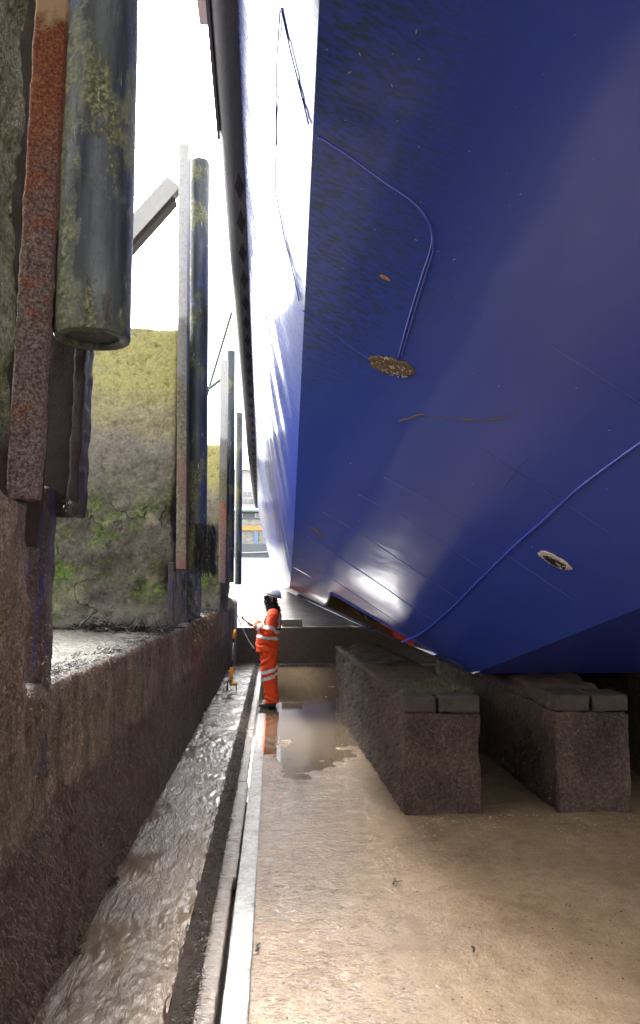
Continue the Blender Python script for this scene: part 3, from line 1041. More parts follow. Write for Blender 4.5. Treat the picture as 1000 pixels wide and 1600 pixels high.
# weld beads, doubler strips and seams on the raked plating
def smooth(pts, n=8):
    out = []
    P = [Vector(p) for p in pts]
    for i in range(len(P) - 1):
        p0, p1, p2, p3 = P[max(i - 1, 0)], P[i], P[i + 1], P[min(i + 2, len(P) - 1)]
        for k in range(n):
            t = k / n
            out.append(.5 * ((2 * p1) + (-p0 + p2) * t + (2 * p0 - 5 * p1 + 4 * p2 - p3) * t * t + (-p0 + 3 * p1 - 3 * p2 + p3) * t ** 3))
    out.append(P[-1])
    return out
def bead(pxs, r, mat, name='weld_bead', wob=.15, n=8):
    pts = smooth([rk(*p) + nrm_r * .003 for p in pxs], n)
    rr = [r * (1 + wob * fbm(p, 14, 3, 2)) for p in pts]
    return MB().tube(pts, rr, 6).build(name, mat, ship, True)
bead([(497, 214), (545, 245), (600, 285), (640, 312), (662, 335), (675, 362), (673, 390), (660, 430), (640, 495), (622, 560)], .0065, M['bead'])
bead([(677, 372), (676, 396), (664, 434), (645, 497), (628, 556)], .006, M['bead'])
bead([(472, 484), (520, 520), (560, 550), (590, 568)], .004, M['bead'])
bead([(628, 1003), (660, 988), (700, 955), (750, 905), (800, 856), (850, 812), (900, 766), (950, 728), (1003, 690), (1060, 650)], .011, M['bead'])
for sg in ([(690, 655), (760, 705), (850, 765), (980, 850)], [(868, 545), (940, 590), (1010, 636)], [(560, 772), (640, 815), (700, 853), (790, 915)],
           [(505, 800), (570, 838), (640, 885), (720, 938)], [(480, 838), (560, 890), (640, 945), (700, 985)], [(468, 872), (520, 905), (580, 945), (640, 985)],
           [(600, 745), (700, 800), (800, 872), (900, 940)]):
    bead(sg, .0028, M['seam'], 'plate_seam', .1, 4)
bead([(822, 715), (806, 735), (786, 762)], .003, M['seam'], 'plate_seam', .1, 3)
# seams on the side plating
def sidept(px, py):
    p = at(px, py, X=XC)
    best = None
    # walk along the ray to the side surface
    o = Vector((0, 0, H))
    d = (p - o).normalized()
    if d.x <= 0:
        d = (at(px, py, Y=5) - o).normalized()
    t = .5
    while t < 40:
        q = o + d * t
        if q.y > TLY + .1:
            cx, cz = chine(q.y)
            dx, dz = D(q.y)
            if cz <= q.z <= dz:
                s = (q.z - cz) / (dz - cz)
                if q.x >= side(q.y, s)[0] - .004:
                    return q + Vector((-.004, 0, 0))
        t += .01
    return None
for line, r_ in ((((440, 12), (455, 80), (470, 140), (486, 205)), .0048), (((439, 14), (432, 120), (428, 240), (432, 300), (445, 370), (460, 430), (470, 478)), .0045)):
    pts = []
    for a, b in zip(line, line[1:]):
        for k in range(6):
            t = k / 6
            q = sidept(a[0] + (b[0] - a[0]) * t, a[1] + (b[1] - a[1]) * t)
            if q:
                pts.append(q)
    if len(pts) > 3:
        MB().tube(pts, r_, 6).build('side_seam', M['bead'], ship, True)

# barnacle patches and scabs
ru = (K_ - A_).normalized()
rv = nrm_r.cross(ru).normalized()
def patch(px, py, a, b, rot, h, mat, name, seed, rough_=.22):
    c = rk(px, py)
    mb = MB()
    n = 40
    R = [0, .35, .65, .85, 1.0, 1.06]
    HH = [.8, 1, .9, 1.0, .8, -.3]
    def f(i, k):
        w = 2 * pi * k / n
        rr = R[i] * (1 + rough_ * fbm((cos(w), sin(w), seed), 2.6, 4) * (R[i] > .5))
        u, v = a * rr * cos(w), b * rr * sin(w)
        p = c + ru * (u * cos(rot) - v * sin(rot)) + rv * (u * sin(rot) + v * cos(rot))
        hh = h * HH[i] * (1 + .7 * fbm(p, 60, 3, seed))
        return p + nrm_r * hh
    mb.grid(range(len(R)), range(n + 1), f)
    return mb.build(name, mat, ship, True)
def patchpx(p0, p1, asp, h, mat, name, seed, rough_=.22):
    a, b = rk(*p0), rk(*p1)
    d = b - a
    L = d.length / 2
    rot = math.atan2(d.dot(rv), d.dot(ru))
    return patch((p0[0] + p1[0]) / 2, (p0[1] + p1[1]) / 2, L, L * asp, rot, h, mat, name, seed, rough_)
pt = patchpx((583, 560), (641, 583), .5, .014, M['barnacle'], 'barnacle_patch', 1.0, .5)
pt['label'] = 'round brown barnacle patch'
patchpx((595, 430), (609, 438), .35, .008, simple('orange_brown_scab', (.3, .16, .08), .8, 0, .4, 60, .8, .005), 'scab', 2.0)
patchpx((487, 824), (506, 838), .3, .006, M['barnacle'], 'scab', 3.0)
rp_ = patchpx((844, 862), (890, 888), .42, .012, M['lip'], 'rim_patch', 4.0)
patchpx((849, 867), (886, 887), .34, .015, M['rubberdark'], 'hollow_shade', 5.0)  # raised dark disc, the shade of a hollow put into its colour
pts = [rk(*p) + nrm_r * .003 for p in ((624, 657), (640, 653), (658, 647), (672, 651), (700, 653), (730, 655), (765, 655), (790, 651), (806, 647))]
MB().tube(smooth(pts, 5), [.008 if i < 12 else .0035 + .004 * (i in (24, 25, 26, 31, 32)) for i in range(len(pts) * 5 - 4)], 6).build('barnacle_streak', M['barnacle'], ship, True)
def lumps(p0, p1, asp, n, seed):
    a, b = rk(*p0), rk(*p1)
    c, d = (a + b) / 2, (b - a)
    L = d.length / 2
    d.normalize()
    e = nrm_r.cross(d)
    r = random.Random(seed)
    mb = MB()
    for k in range(n):
        w = r.uniform(0, 6.283)
        q = r.uniform(.5, 1.08) if k % 3 else r.uniform(0, .9)
        p = c + d * (L * q * cos(w)) + e * (L * asp * q * sin(w)) + nrm_r * .008
        s_ = r.uniform(.003, .008)
        mb.add([p + d * s_, p + e * s_, p - d * s_, p - e * s_, p + nrm_r * s_ * 1.6], [(0, 1, 4), (1, 2, 4), (2, 3, 4), (3, 0, 4)])
    o = mb.build('barnacle_shells', M['lip'], ship)
    o['kind'] = 'stuff'
lumps((583, 560), (641, 583), .5, 150, 4)
lumps((844, 862), (890, 888), .42, 60, 5)
rnd = random.Random(3)
sc = MB()
for k in range(70):
    px, py = rnd.uniform(500, 1000), rnd.uniform(20, 960)
    if py > 900 and px < 700:
        continue
    p = rk(px, py)
    s_ = rnd.uniform(.001, .0035)
    d1 = (ru * rnd.uniform(-1, 1) + rv * rnd.uniform(-1, 1)).normalized()
    d2 = nrm_r.cross(d1)
    l_ = s_ * rnd.uniform(1, 5)
    sc.add([p + d1 * l_ + nrm_r * .0006, p + d2 * s_ + nrm_r * .0025, p - d1 * l_ + nrm_r * .0006, p - d2 * s_ + nrm_r * .0025], [(0, 1, 2, 3)])
so = sc.build('paint_chips', M['lip'], ship)
so['kind'] = 'stuff'

# ---------------------------------------------------------------- keel blocks
def keel_block(x0, x1, y0, y1, rot, seed, label, cut):
    root = thing('keel_block', (x0, y0, 0), label, 'keel block', 'keel blocks under the hull')
    MB().rough((x0, x1, y0, y1, -.05, .846), .03, .014, 5, .022, seed, 5, lambda p, n: -.03 * max(0, fbm(p, 3.5, 4, seed) - .2) - .05 * max(0, fbm(p, 6, 3, seed + 2)) * (max(abs(n.x), abs(n.y), abs(n.z)) < .93)).build('block_body', M['block'], root, True)
    MB().rough((x0 + .012, x0 + cut - .008, y0 + .012, y0 + .42, .85, .99), .03, .012, 9, .016, seed + 1).build('cap_timber', M['timber'], root, True)
    MB().rough((x0 + cut + .014, x1 - .006, y0 - .012, y0 + .38, .85, .996), .03, .012, 9, .016, seed + 2).build('cap_timber', M['timber'], root, True)
    MB().rough((x0 + .01, x1 - .01, y0 + .2, y1 - .02, .84, 1.0), .05, .035, 4, .03, seed + 3, 5,
               lambda p, n: (.05 * max(0, min(1, (p.y - y0 - .5) / .7)) - .02) * (n.z > .5)).build('weedy_top', M['block'], root, True)
    root.rotation_euler = (0, 0, rot)
    return root
k1 = keel_block(1.124, 1.803, 6.45, 11.75, radians(1.5), 2.0, 'long dark keel block nearer the orange worker, weed on its side', .30)
keel_block(3.8, 4.46, 6.44, 11.4, 0, 27.0, 'third keel block, added to cut the light under the hull, at the right picture edge', .33)  # added block, shuts out side light below the hull
k2 = keel_block(2.45, 3.11, 6.44, 11.4, radians(-.5), 21.0, 'dark keel block further right, in deep shade under the hull', .33)

# ---------------------------------------------------------------- low cross wall and slipway
xw = MB().rough((-1.0, 16, 18.75, 19.4, -.1, .94), .08, .014, 2.5, .03, 6)
tag(xw.build('low_wall', M['xwall'], None, True), 'low dark concrete wall across the dock behind the worker', 'wall')
MB().rough((-.4, 16, 18.45, 18.75, -.05, .06), .08, .01, 3, .015, 7).build('wall_footing', M['apron'], None, True)
tag(bpy.data.objects['wall_footing'], kind='structure')
p = at(440, 980, Y=19.0)
q = at(472, 968, Y=19.0)
o = MB().rough((p.x, q.x, 18.9, 19.15, .93, 1.13), .05, .008, 5, .015, 9).build('stone_block', M['greyconc'], None, True)
tag(o, 'small grey-brown concrete block lying on the low cross wall', 'block')
sl = MB()
sl.grid([-30, -10, -4, -1, 2, 5, 16, 40], rng(19.38, 50.5, 1.0), lambda u, v: (u, v, .91 + (v - 19.38) * .0997 + .02 * fbm((u, v, 0), .6, 3)))
tag(sl.build('slipway', M['slip'], None, True), kind='structure')

# ---------------------------------------------------------------- far quay and houses
cw = MB()
for (r0, r1, z0, z1) in ((46.2, 47.2, 3.0, 4.92),):
    cw.grid(rng(-20, 30, 1.0), [0, 1, 2, 3], lambda u, i: (u, 50.0 + .02 * u * u * .3 + [0, 0, .8, .8][i], [3.2, 4.85 + .012 * (u + 2) ** 2 * .1, 4.85, 3.2][i]))
qw = cw.build('quay_wall', M['quay'], None, False, True)
tag(qw, 'curved grey quay wall at the top of the slipway', 'wall')
qw['base'] = (0, 0, 0)
MB().tube([(u, 49.95 + .006 * u * u, 4.25 + .04 * (u + 2.2) ** 2 * .5) for u in rng(-6, 4, .4)], .05, 6).build('white_line', M['white'], qw)
sh = thing('stone_shed', (-1, 58, 4), 'far stone quayside building with yellow band and pale blue door', 'building')
def zy(py, Y):
    return at(400, py, Y=Y).z
MB().box(-9, 5, 58, 64, 3.9, zy(828, 58)).build('wall', M['stone'], sh)
MB().box(-9.1, 5.1, 57.9, 64, zy(829, 58), zy(822, 58)).build('yellow_band', M['ochre'], sh)
MB().box(-9, 5, 58.05, 64, zy(822, 58), zy(812, 58)).build('upper_wall', M['stone'], sh)
d0, d1 = at(397, 840, Y=57.9), at(403, 840, Y=57.9)
MB().box(d0.x, d1.x, 57.85, 58.1, 4.2, zy(830, 58)).build('door', M['bluedoor'], sh)
MB().box(-8.8, 4.8, 59, 64, zy(812, 58), zy(798, 58)).build('office_wall', M['quay'], sh)
for xx in (-6.6, -4.9, -3.2, -1.5):
    w_ = MB().box(xx, xx + .75, 58.93, 59.05, zy(809, 59), zy(802, 59)).build('window', M['white'], sh)
    MB().box(xx + .08, xx + .67, 58.9, 58.96, zy(808, 59), zy(803, 59)).build('pane', M['glass'], w_)
MB().prism([(58.6, zy(798, 58)), (64, zy(798, 58)), (64, zy(790, 58) + .4), (58.6, zy(795, 58))], 0, -9, 5).build('roof', M['roof'], sh, False, True)
wh = thing('white_house', (-4, 75, 4), 'far white building with small grey windows above the stone shed', 'building')
MB().box(-16, 8, 75, 84, 3.9, zy(735, 75)).build('wall', M['white'], wh)
for px, py in ((383, 772), (390, 772), (384, 783), (391, 783), (397, 783), (376, 783)):
    c_ = at(px, py, Y=75)
    f_ = MB().box(c_.x - .22, c_.x + .22, 74.92, 75.05, c_.z - .25, c_.z + .25).build('window', M['white'], wh)
    MB().box(c_.x - .17, c_.x + .17, 74.88, 74.95, c_.z - .2, c_.z + .2).build('pane', M['glass'], f_)
MB().prism([(74.6, zy(735, 75)), (84.4, zy(735, 75)), (79.5, zy(735, 75) + 2.0)], 0, -16.3, 8.3).build('roof', M['white'], wh, False, True)

# ---------------------------------------------------------------- ropes and cables
def rope(pts, r, name, mat, label, cat):
    o = MB().tube(smooth(pts, 8), r, 6).build(name, mat, None, True)
    return tag(o, label, cat)
rope([at(362, 488, Y=15.5), at(345, 545, Y=16.2), at(326, 608, Y=17), at(322, 622, Y=17.2)], .032, 'mooring_rope', M['rope'], 'dark mooring rope slanting between second pile and the ship', 'rope')
rope([at(325, 608, Y=14.6), at(336, 600, Y=14.55), at(346, 592, Y=14.5)], .035, 'iron_bracket', M['rope'], 'short dark bracket sticking out of the pale far post', 'bracket')
rope([at(150, 300, Y=11), at(205, 304, Y=10), at(255, 307, Y=8.3)], .012, 'wire', M['cable'], 'thin wire meeting the diagonal brace in the white sky', 'wire')
rope([at(357, 934, Y=16.0), at(364, 945, Y=15.6), at(376, 975, Y=14.5), at(388, 1000, Y=13.2), at(398, 1014, Y=12.0)], .008, 'survey_cable', M['cable'], 'thin dark cable running from the wall to the worker', 'cable')

# ---------------------------------------------------------------- orange measuring tool standing in the channel
tl = thing('survey_tool', (-.735, 13.64, .07), 'yellow-orange hand tool with long handle standing upright in the channel', 'tool')
def tp(px, py):
    return at(px, py, Y=13.64)
MB().tube([tp(368, 984), tp(366.5, 990), tp(365, 998)], [.026, .03, .026], 10).build('grip', M['yellow'], tl, True)
MB().tube([tp(365, 997), tp(364.8, 1003)], .017, 8).build('collar', M['black'], tl, True)
MB().tube([tp(364.8, 1002), tp(362.5, 1038)], .011, 8).build('shaft', M['steel'], tl, True)
MB().tube([tp(362.5, 1033), tp(362, 1044)], .018, 8).build('socket', M['black'], tl, True)
hb = MB().tube([tp(362.3, 1042), tp(361.3, 1056), tp(360.5, 1068)], .03, 8)
hb.tube([tp(361.5, 1049), tp(355, 1049.5)], .017, 6)
hb.tube([tp(359, 1068.5), tp(370.5, 1069)], .032, 8)
hb.build('bracket', M['yellow'], tl, True)
a_, b_ = tp(355.5, 1066), tp(354.5, 1082)
MB().tube([a_, (b_.x, b_.y, .06)], .016, 6).build('leg', M['black'], tl, True)
a_, b_ = tp(368.8, 1069), tp(369.5, 1082)
MB().tube([a_, (b_.x, b_.y, .06)], .011, 6).build('leg', M['black'], tl, True)
MB().tube([tp(358, 1062), tp(355.5, 1067)], .012, 6).build('strut', M['black'], tl, True)

# ---------------------------------------------------------------- the worker
PB = Vector((-.03, 12.15, .03))
per = thing('person', PB, 'person in orange high-visibility suit and white helmet writing on a clipboard', 'person')


def remesh(mb, vox, sm=2):
    me = bpy.data.meshes.new('tmp')
    me.from_pydata([tuple(v) for v in mb.v], [], mb.f)
    ob = bpy.data.objects.new('tmp', me)
    C.objects.link(ob)
    bm = bmesh.new()
    bm.from_mesh(me)
    bmesh.ops.recalc_face_normals(bm, faces=bm.faces)
    bm.to_mesh(me)
    bm.free()
    r = ob.modifiers.new('r', 'REMESH')
    r.mode = 'VOXEL'
    r.voxel_size = vox
    if sm:
        s = ob.modifiers.new('s', 'SMOOTH')
        s.iterations = sm
        s.factor = .5
    dg = bpy.context.evaluated_depsgraph_get()
    ev = ob.evaluated_get(dg)
    m2 = bpy.data.meshes.new_from_object(ev)
    out = MB()
    out.v = [tuple(v.co) for v in m2.vertices]
    out.f = [tuple(p.vertices) for p in m2.polygons]
    bpy.data.objects.remove(ob)
    bpy.data.meshes.remove(me)
    bpy.data.meshes.remove(m2)
    return out


def vnormals(mb):
    N = [Vector((0, 0, 0)) for _ in mb.v]
    V = [Vector(v) for v in mb.v]
    for f in mb.f:
        a, b, c = V[f[0]], V[f[1]], V[f[2]]
        n = (b - a).cross(c - a)
        for i in f:
            N[i] += n
    return V, [n.normalized() if n.length else Vector((0, 0, 1)) for n in N]


def crease(mb, fn):
    V, N = vnormals(mb)
    mb.v = [tuple(v + n * fn(v, n)) for v, n in zip(V, N)]
    return mb


def band(mb, test, off):
    V, N = vnormals(mb)
    idx = {}
    out = MB()
    for f in mb.f:
        c = sum((V[i] for i in f), Vector()) / len(f)
        n = sum((N[i] for i in f), Vector())
        if test(c, n.normalized()):
            q = []
            for i in f:
                if i not in idx:
                    idx[i] = len(out.v)
                    out.v.append(tuple(V[i] + N[i] * off))
                q.append(idx[i])
            out.f.append(tuple(q))
    return out


def pieces(mb, least=10):
    par = list(range(len(mb.v)))
    def find(i):
        while par[i] != i:
            par[i] = par[par[i]]
            i = par[i]
        return i
    for f in mb.f:
        for i in f[1:]:
            par[find(i)] = find(f[0])
    gr = {}
    for f in mb.f:
        gr.setdefault(find(f[0]), []).append(f)
    out = []
    for fs in gr.values():
        if len(fs) < least:
            continue
        ids = sorted({i for f in fs for i in f})
        mp = {j: k for k, j in enumerate(ids)}
        q = MB()
        q.v = [mb.v[i] for i in ids]
        q.f = [tuple(mp[i] for i in f) for f in fs]
        out.append(q)
    return out


def shift(mb):
    mb.v = [(v[0] + PB.x, v[1] + PB.y, v[2] + PB.z) for v in mb.v]
    return mb

# skeleton (faces -X, left side towards the camera = -Y)
SH = [(.03, -.19, 1.47), (.03, .19, 1.47)]
EL = [(-.03, -.27, 1.205), (-.03, .26, 1.215)]
WR = [(-.255, -.15, 1.285), (-.25, .06, 1.325)]
HP = [(-.035, -.1, .9), (-.035, .1, .9)]
KN = [(-.045, -.11, .5), (.0, .12, .5)]
AN = [(.015, -.12, .1), (.03, .14, .1)]

body = MB()
body.tube([(-.04, 0, .84), (-.05, 0, 1.0), (-.02, 0, 1.2), (.02, 0, 1.4), (.035, 0, 1.5), (.03, 0, 1.6)], [.15, .15, .155, .165, .12, .06], 14, [.11, .11, .11, .11, .09, .06], up=(1, 0, 0))
body.ball((.0, 0, 1.72), (.095, .076, .118))
body.ball((-.04, 0, 1.66), (.055, .055, .06))
body.ball((-.098, 0, 1.7), (.02, .014, .025), 8, 6)
for s in (-1, 1):
    body.ball((.01, .078 * s, 1.7), (.022, .012, .032), 8, 6)
    body.ball((-.088, .032 * s, 1.735), (.012, .014, .009), 8, 6)
for i in (0, 1):
    body.tube([SH[i], EL[i], WR[i]], [.05, .04, .027], 10)
    body.tube([HP[i], KN[i], AN[i], (AN[i][0], AN[i][1], .05)], [.08, .055, .042, .04], 10)
# hands: the left holds the board from below, the right holds a pen
def hand(mb, wr, dirv_, palmn, curl, thumb_side):
    d = Vector(dirv_).normalized()
    pn = Vector(palmn).normalized()
    sd_ = d.cross(pn).normalized()
    w = Vector(wr)
    mb.tube([w - d * .01, w + d * .03, w + d * .085], [.02, .036, .04], 10, [.018, .016, .014], up=pn)
    for k, ln in enumerate((.068, .078, .072, .056)):
        b0 = w + d * .075 + sd_ * (-.03 + .02 * k) * thumb_side
        pts_ = [b0]
        dd = d.copy()
        for L, c in ((ln * .45, curl), (ln * .32, curl * 1.2), (ln * .23, curl)):
            ca = c
            dd = (dd * cos(ca) + pn * sin(ca)).normalized()
            pts_.append(pts_[-1] + dd * L)
        mb.tube(pts_, [.0095, .0088, .008, .007], 8)
    t0 = w + d * .03 - sd_ * .034 * thumb_side
    t1 = t0 + (d * .6 - sd_ * .7 * thumb_side + pn * .4).normalized() * .035
    t2 = t1 + (d * .9 + pn * .5).normalized() * .03
    mb.tube([t0, t1, t2], [.013, .011, .009], 8)
hand(body, WR[0], (-.95, .25, .15), (.15, .1, .95), .35, 1)
hand(body, WR[1], (-.8, -.35, -.1), (-.2, -.1, -.95), .55, -1)
bodym = shift(remesh(body, .0065, 1))
bo = bodym.build('body', M['skin'], per, True)

# trousers
tr = MB()
tr.tube([(-.04, 0, .82), (-.04, 0, .92), (-.05, 0, 1.05)], [.185, .185, .19], 18, [.155, .155, .16], up=(1, 0, 0))
for i in (0, 1):
    h, k, a = Vector(HP[i]), Vector(KN[i]), Vector(AN[i])
    tr.tube([h + Vector((0, 0, .02)), h.lerp(k, .45), k, k.lerp(a, .45), (a.x, a.y, .16), (a.x, a.y, .075)], [.112, .112, .1, .092, .1, .106], 16, [.14, .128, .112, .1, .105, .112], up=(1, 0, 0))
trm = remesh(tr, .011, 2)
def trw(v, n):
    f = .010 * fbm((v.x * 3, v.y * 3, v.z * 9 + v.x * 8), 2.0, 3, 3)
    f += .012 * sin(v.z * 62 + v.x * 26 + 2 * fbm(v, 6, 2)) * max(0, 1 - abs(v.z - .16) / .14)
    f += .009 * sin(v.z * 48 - v.x * 40 + 3 * fbm(v, 5, 2)) * max(0, 1 - abs(v.z - .72) / .2)
    return f
crease(trm, trw)
def knb(z0, z1):
    return lambda c, n: z0 < c.z - .3 * (c.x + .04) < z1
bands = [band(trm, lambda c, n, q=q, t=t: q(c, n) and c.y * t > 0, .004) for q in (knb(.545, .6), knb(.44, .495)) for t in (-1, 1)]
pocket = band(trm, lambda c, n: c.y < -.15 and -.11 < c.x < .06 and .62 < c.z < .79, .012)
to = shift(trm).build('trousers', M['orange'], per, True)
for b_ in bands:
    for q_ in pieces(b_):
        shift(q_).build('reflective_band', M['silver'], to, True)
shift(pocket).build('cargo_pocket', M['orange'], to, True)

# jacket
jk = MB()
jk.tube([(-.06, 0, .87), (-.062, 0, .95), (-.058, 0, 1.08), (-.025, 0, 1.22), (.015, 0, 1.36), (.03, 0, 1.46), (.035, 0, 1.53), (.035, 0, 1.57)], [.215, .215, .22, .225, .225, .2, .13, .085], 22, [.18, .186, .185, .175, .168, .14, .1, .08], up=(1, 0, 0))
for i in (0, 1):
    s, e, w = Vector(SH[i]), Vector(EL[i]), Vector(WR[i])
    jk.tube([s, s.lerp(e, .5), e, e.lerp(w, .5), w.lerp(e, .05)], [.095, .085, .078, .07, .058], 16, [.1, .09, .082, .07, .058])
    jk.ball(s, (.1, .085, .095))
    jk.ball(e, .08)
jkm = remesh(jk, .011, 3)
def jkw(v, n):
    f = .010 * fbm((v.x * 4, v.y * 3, v.z * 7), 2.0, 3, 5)
    f += .010 * sin(v.z * 70 + v.x * 30 + 3 * fbm(v, 6, 2)) * max(0, 1 - abs(v.z - 1.2) / .12) * (1 if abs(v.y) > .2 else .3)
    f += .008 * sin(v.z * 40 + v.x * 22 + 3 * fbm(v, 5, 2)) * max(0, 1 - abs(v.z - .98) / .1)
    return f
crease(jkm, jkw)
def isarm(c):
    for i in (0, 1):
        s, e, w = Vector(SH[i]), Vector(EL[i]), Vector(WR[i])
        for a, b, r_ in ((s, e, .105), (e, w, .1)):
            t = max(0, min(1, (c - a).dot(b - a) / (b - a).length_squared))
            if (c - a.lerp(b, t)).length < r_ and not (t < .25 and a is s):
                return (i, 0 if a is s else 1, t)
    return None
def tors(z0, z1, sl):
    return lambda c, n: isarm(c) is None and z0 < c.z + sl * (c.x + .04) < z1
jb = [band(jkm, tors(1.075, 1.128, .13), .004), band(jkm, tors(1.185, 1.24, .16), .004)]
def armband(c, n):
    a = isarm(c)
    return a is not None and ((a[1] == 0 and .74 < a[2] < .94) or (a[1] == 1 and .55 < a[2] < .76))
for sd__ in (0, 1):
    for k__ in (0, 1):
        jb.append(band(jkm, lambda c, n, sd__=sd__, k__=k__: armband(c, n) and isarm(c)[0] == sd__ and isarm(c)[1] == k__, .004))
def brace_(c, n):
    a = isarm(c)
    if a is not None and not (a[1] == 0 and a[2] < .3 and abs(c.y) < .2):
        return False
    back = c.x > .02 and c.z > 1.25 and abs(abs(c.y) - (.155 - .02 * (c.z - 1.25))) < .035 and n.x > -.2
    front = c.x < .04 and c.z > 1.25 and abs(abs(c.y) - .12) < .03 and n.x < .1
    return back or front
for sg__ in (-1, 1):
    jb.append(band(jkm, lambda c, n, sg__=sg__: brace_(c, n) and c.y * sg__ > 0, .0055))
blk = band(jkm, lambda c, n: isarm(c) is None and ((1.245 < c.z + .16 * (c.x + .04) < 1.27) or (c.x > -.02 and 1.27 < c.z < 1.47 and .176 < abs(c.y) < .196) or (n.x < -.25 and c.z > 1.27 and .15 < abs(c.y) < .19)), .0065)
jo = shift(jkm).build('jacket', M['orange'], per, True)
for b_ in jb:
    for q_ in pieces(b_):
        shift(q_).build('reflective_band', M['silver'], jo, True)
for q_ in pieces(blk, 6):
    shift(q_).build('black_trim', M['black'], jo, True)

# hood / snood, glasses, helmet, boots
sn = MB()
sn.tube([(.035, 0, 1.5), (.02, 0, 1.57), (.0, 0, 1.63), (-.012, 0, 1.68), (-.01, 0, 1.735)], [.112, .086, .084, .086, .083], 18, [.135, .112, .108, .112, .108], up=(1, 0, 0))
snm = remesh(sn, .009, 1)
crease(snm, lambda v, n: .009 * sin(v.z * 130 + v.x * 26 + 3 * fbm(v, 9, 2)) + .005 * fbm(v, 20, 2))
shift(snm).build('neck_warmer', M['black'], per, True)
gl = MB().box(-.118, -.04, -.082, .082, 1.735, 1.77, .008)
shift(gl).build('safety_glasses', M['rubberdark'], per)
hm = MB()
HC = Vector((.02, 0, 1.765))
def dome(i, k):
    a = (pi / 2) * i / 10
    b = 2 * pi * k / 28
    r_ = 1 + .02 * cos(8 * b) * sin(a) * 0
    x = .142 * sin(a) * cos(b)
    z = .132 * cos(a)
    y_ = .112 * sin(a) * sin(b)
    ridge = .007 * math.exp(-(y_ / .018) ** 2) * cos(a)
    return (HC.x + x - .12 * 0, HC.y + y_, HC.z + z + ridge - .16 * x * 0)
hm.grid(range(11), range(29), dome)
hm.grid([0, 1, 2], range(29), lambda i, k: (HC.x + (.142 + [0, .012, 0][i] ) * cos(2 * pi * k / 28), (.112 + [0, .01, 0][i]) * sin(2 * pi * k / 28), HC.z + [0, -.006, -.014][i]))
# peak towards the front
hm.grid(rng(-1, 1, .1), [0, .33, .66, 1], lambda u, v: (HC.x - (.13 + .062 * v * (1 - .45 * u * u)) * cos(u * .8), (.112 + .02 * v) * sin(u * .8) * 1.05, HC.z - .004 - .02 * v))
# tilt: looking slightly up
tc, ts = cos(.24), sin(.24)
hm.v = [(HC.x + (v[0] - HC.x) * tc + (v[2] - HC.z) * ts, v[1], HC.z - (v[0] - HC.x) * ts + (v[2] - HC.z) * tc) for v in hm.v]
ho = shift(hm).build('helmet', M['helmet'], per, True)
st = MB().tube([(HC.x + .147 * cos(a), .117 * sin(a), HC.z + .012) for a in [i * pi / 14 for i in range(29)]], .006, 6, .012)
st.v = [(HC.x + (v[0] - HC.x) * tc + (v[2] - HC.z) * ts, v[1], HC.z - (v[0] - HC.x) * ts + (v[2] - HC.z) * tc) for v in st.v]
shift(st).build('goggle_strap', M['black'], ho, True)
for i in (0, 1):
    a = Vector(AN[i])
    bt = MB()
    bt.tube([(a.x + .07, a.y, .04), (a.x + .01, a.y, .05), (a.x - .09, a.y, .042), (a.x - .17, a.y, .034), (a.x - .205, a.y, .03)], [.038, .044, .046, .042, .02], 12, [.04, .055, .046, .036, .018], up=(0, 0, 1))
    bt.tube([(a.x + .01, a.y, .03), (a.x + .01, a.y, .16)], .058, 12)
    bm_ = remesh(bt, .009, 2)
    bm_.v = [(v[0], v[1], max(v[2], -.012)) for v in bm_.v]
    shift(bm_).build('boot', M['boot'], per, True)

# clipboard and pen, held
L0 = Vector(WR[0]) + PB + Vector((-.09, .02, .04))
cb_ = thing('clipboard', L0, 'black clipboard held in front of the worker in orange', 'clipboard')
def board(x0, x1, y0, y1, z0, z1):
    mb = MB().box(x0, x1, y0, y1, z0, z1, .002)
    ca, sa = cos(radians(33)), sin(radians(33))
    mb.v = [(L0.x + v[0] * ca + v[2] * sa, L0.y + v[1], L0.z - v[0] * sa + v[2] * ca) for v in mb.v]
    return mb
board(-.16, .1, -.09, .16, .0, .012).build('board', M['boot'], cb_)
board(-.14, .08, -.075, .145, .013, .016).build('sheet', M['white'], cb_)
board(-.165, -.13, -.02, .09, .012, .03).build('clip', M['boot'], cb_)
ph = Vector(WR[1]) + PB + Vector((-.09, -.05, .0))
pe = MB().tube([ph + Vector((-.05, -.02, -.035)), ph + Vector((.055, .0, .11))], .005, 6).build('pen', M['cable'], None)
tag(pe, 'thin grey pen in the hand of the worker in orange', 'pen')

# ---------------------------------------------------------------- weed, wrack and grit
def blades(n, sampler, lmin, lmax, wid, droop, name, mat, label, cat='seaweed', seed=1, segs=3):
    r = random.Random(seed)
    mb = MB()
    for _ in range(n):
        p, nr = sampler(r)
        p, d = Vector(p), Vector(nr)
        d = (d + Vector((r.gauss(0, .45), r.gauss(0, .45), r.gauss(0, .45)))).normalized()
        L = r.uniform(lmin, lmax)
        w = wid * r.uniform(.5, 1.4)
        sd_ = d.cross(Vector((r.gauss(0, 1), r.gauss(0, 1), r.gauss(0, 1)))).normalized()
        vs = []
        for k in range(segs + 1):
            ww = w * (1 - .75 * k / segs)
            vs += [p - sd_ * ww, p + sd_ * ww]
            d = (d + Vector((r.gauss(0, .18), r.gauss(0, .18), -droop))).normalized()
            p = p + d * (L / segs)
        mb.add(vs, [(2 * k, 2 * k + 1, 2 * k + 3, 2 * k + 2) for k in range(segs)])
    o = mb.build(name, mat)
    return tag(o, label, cat, None, 'stuff')

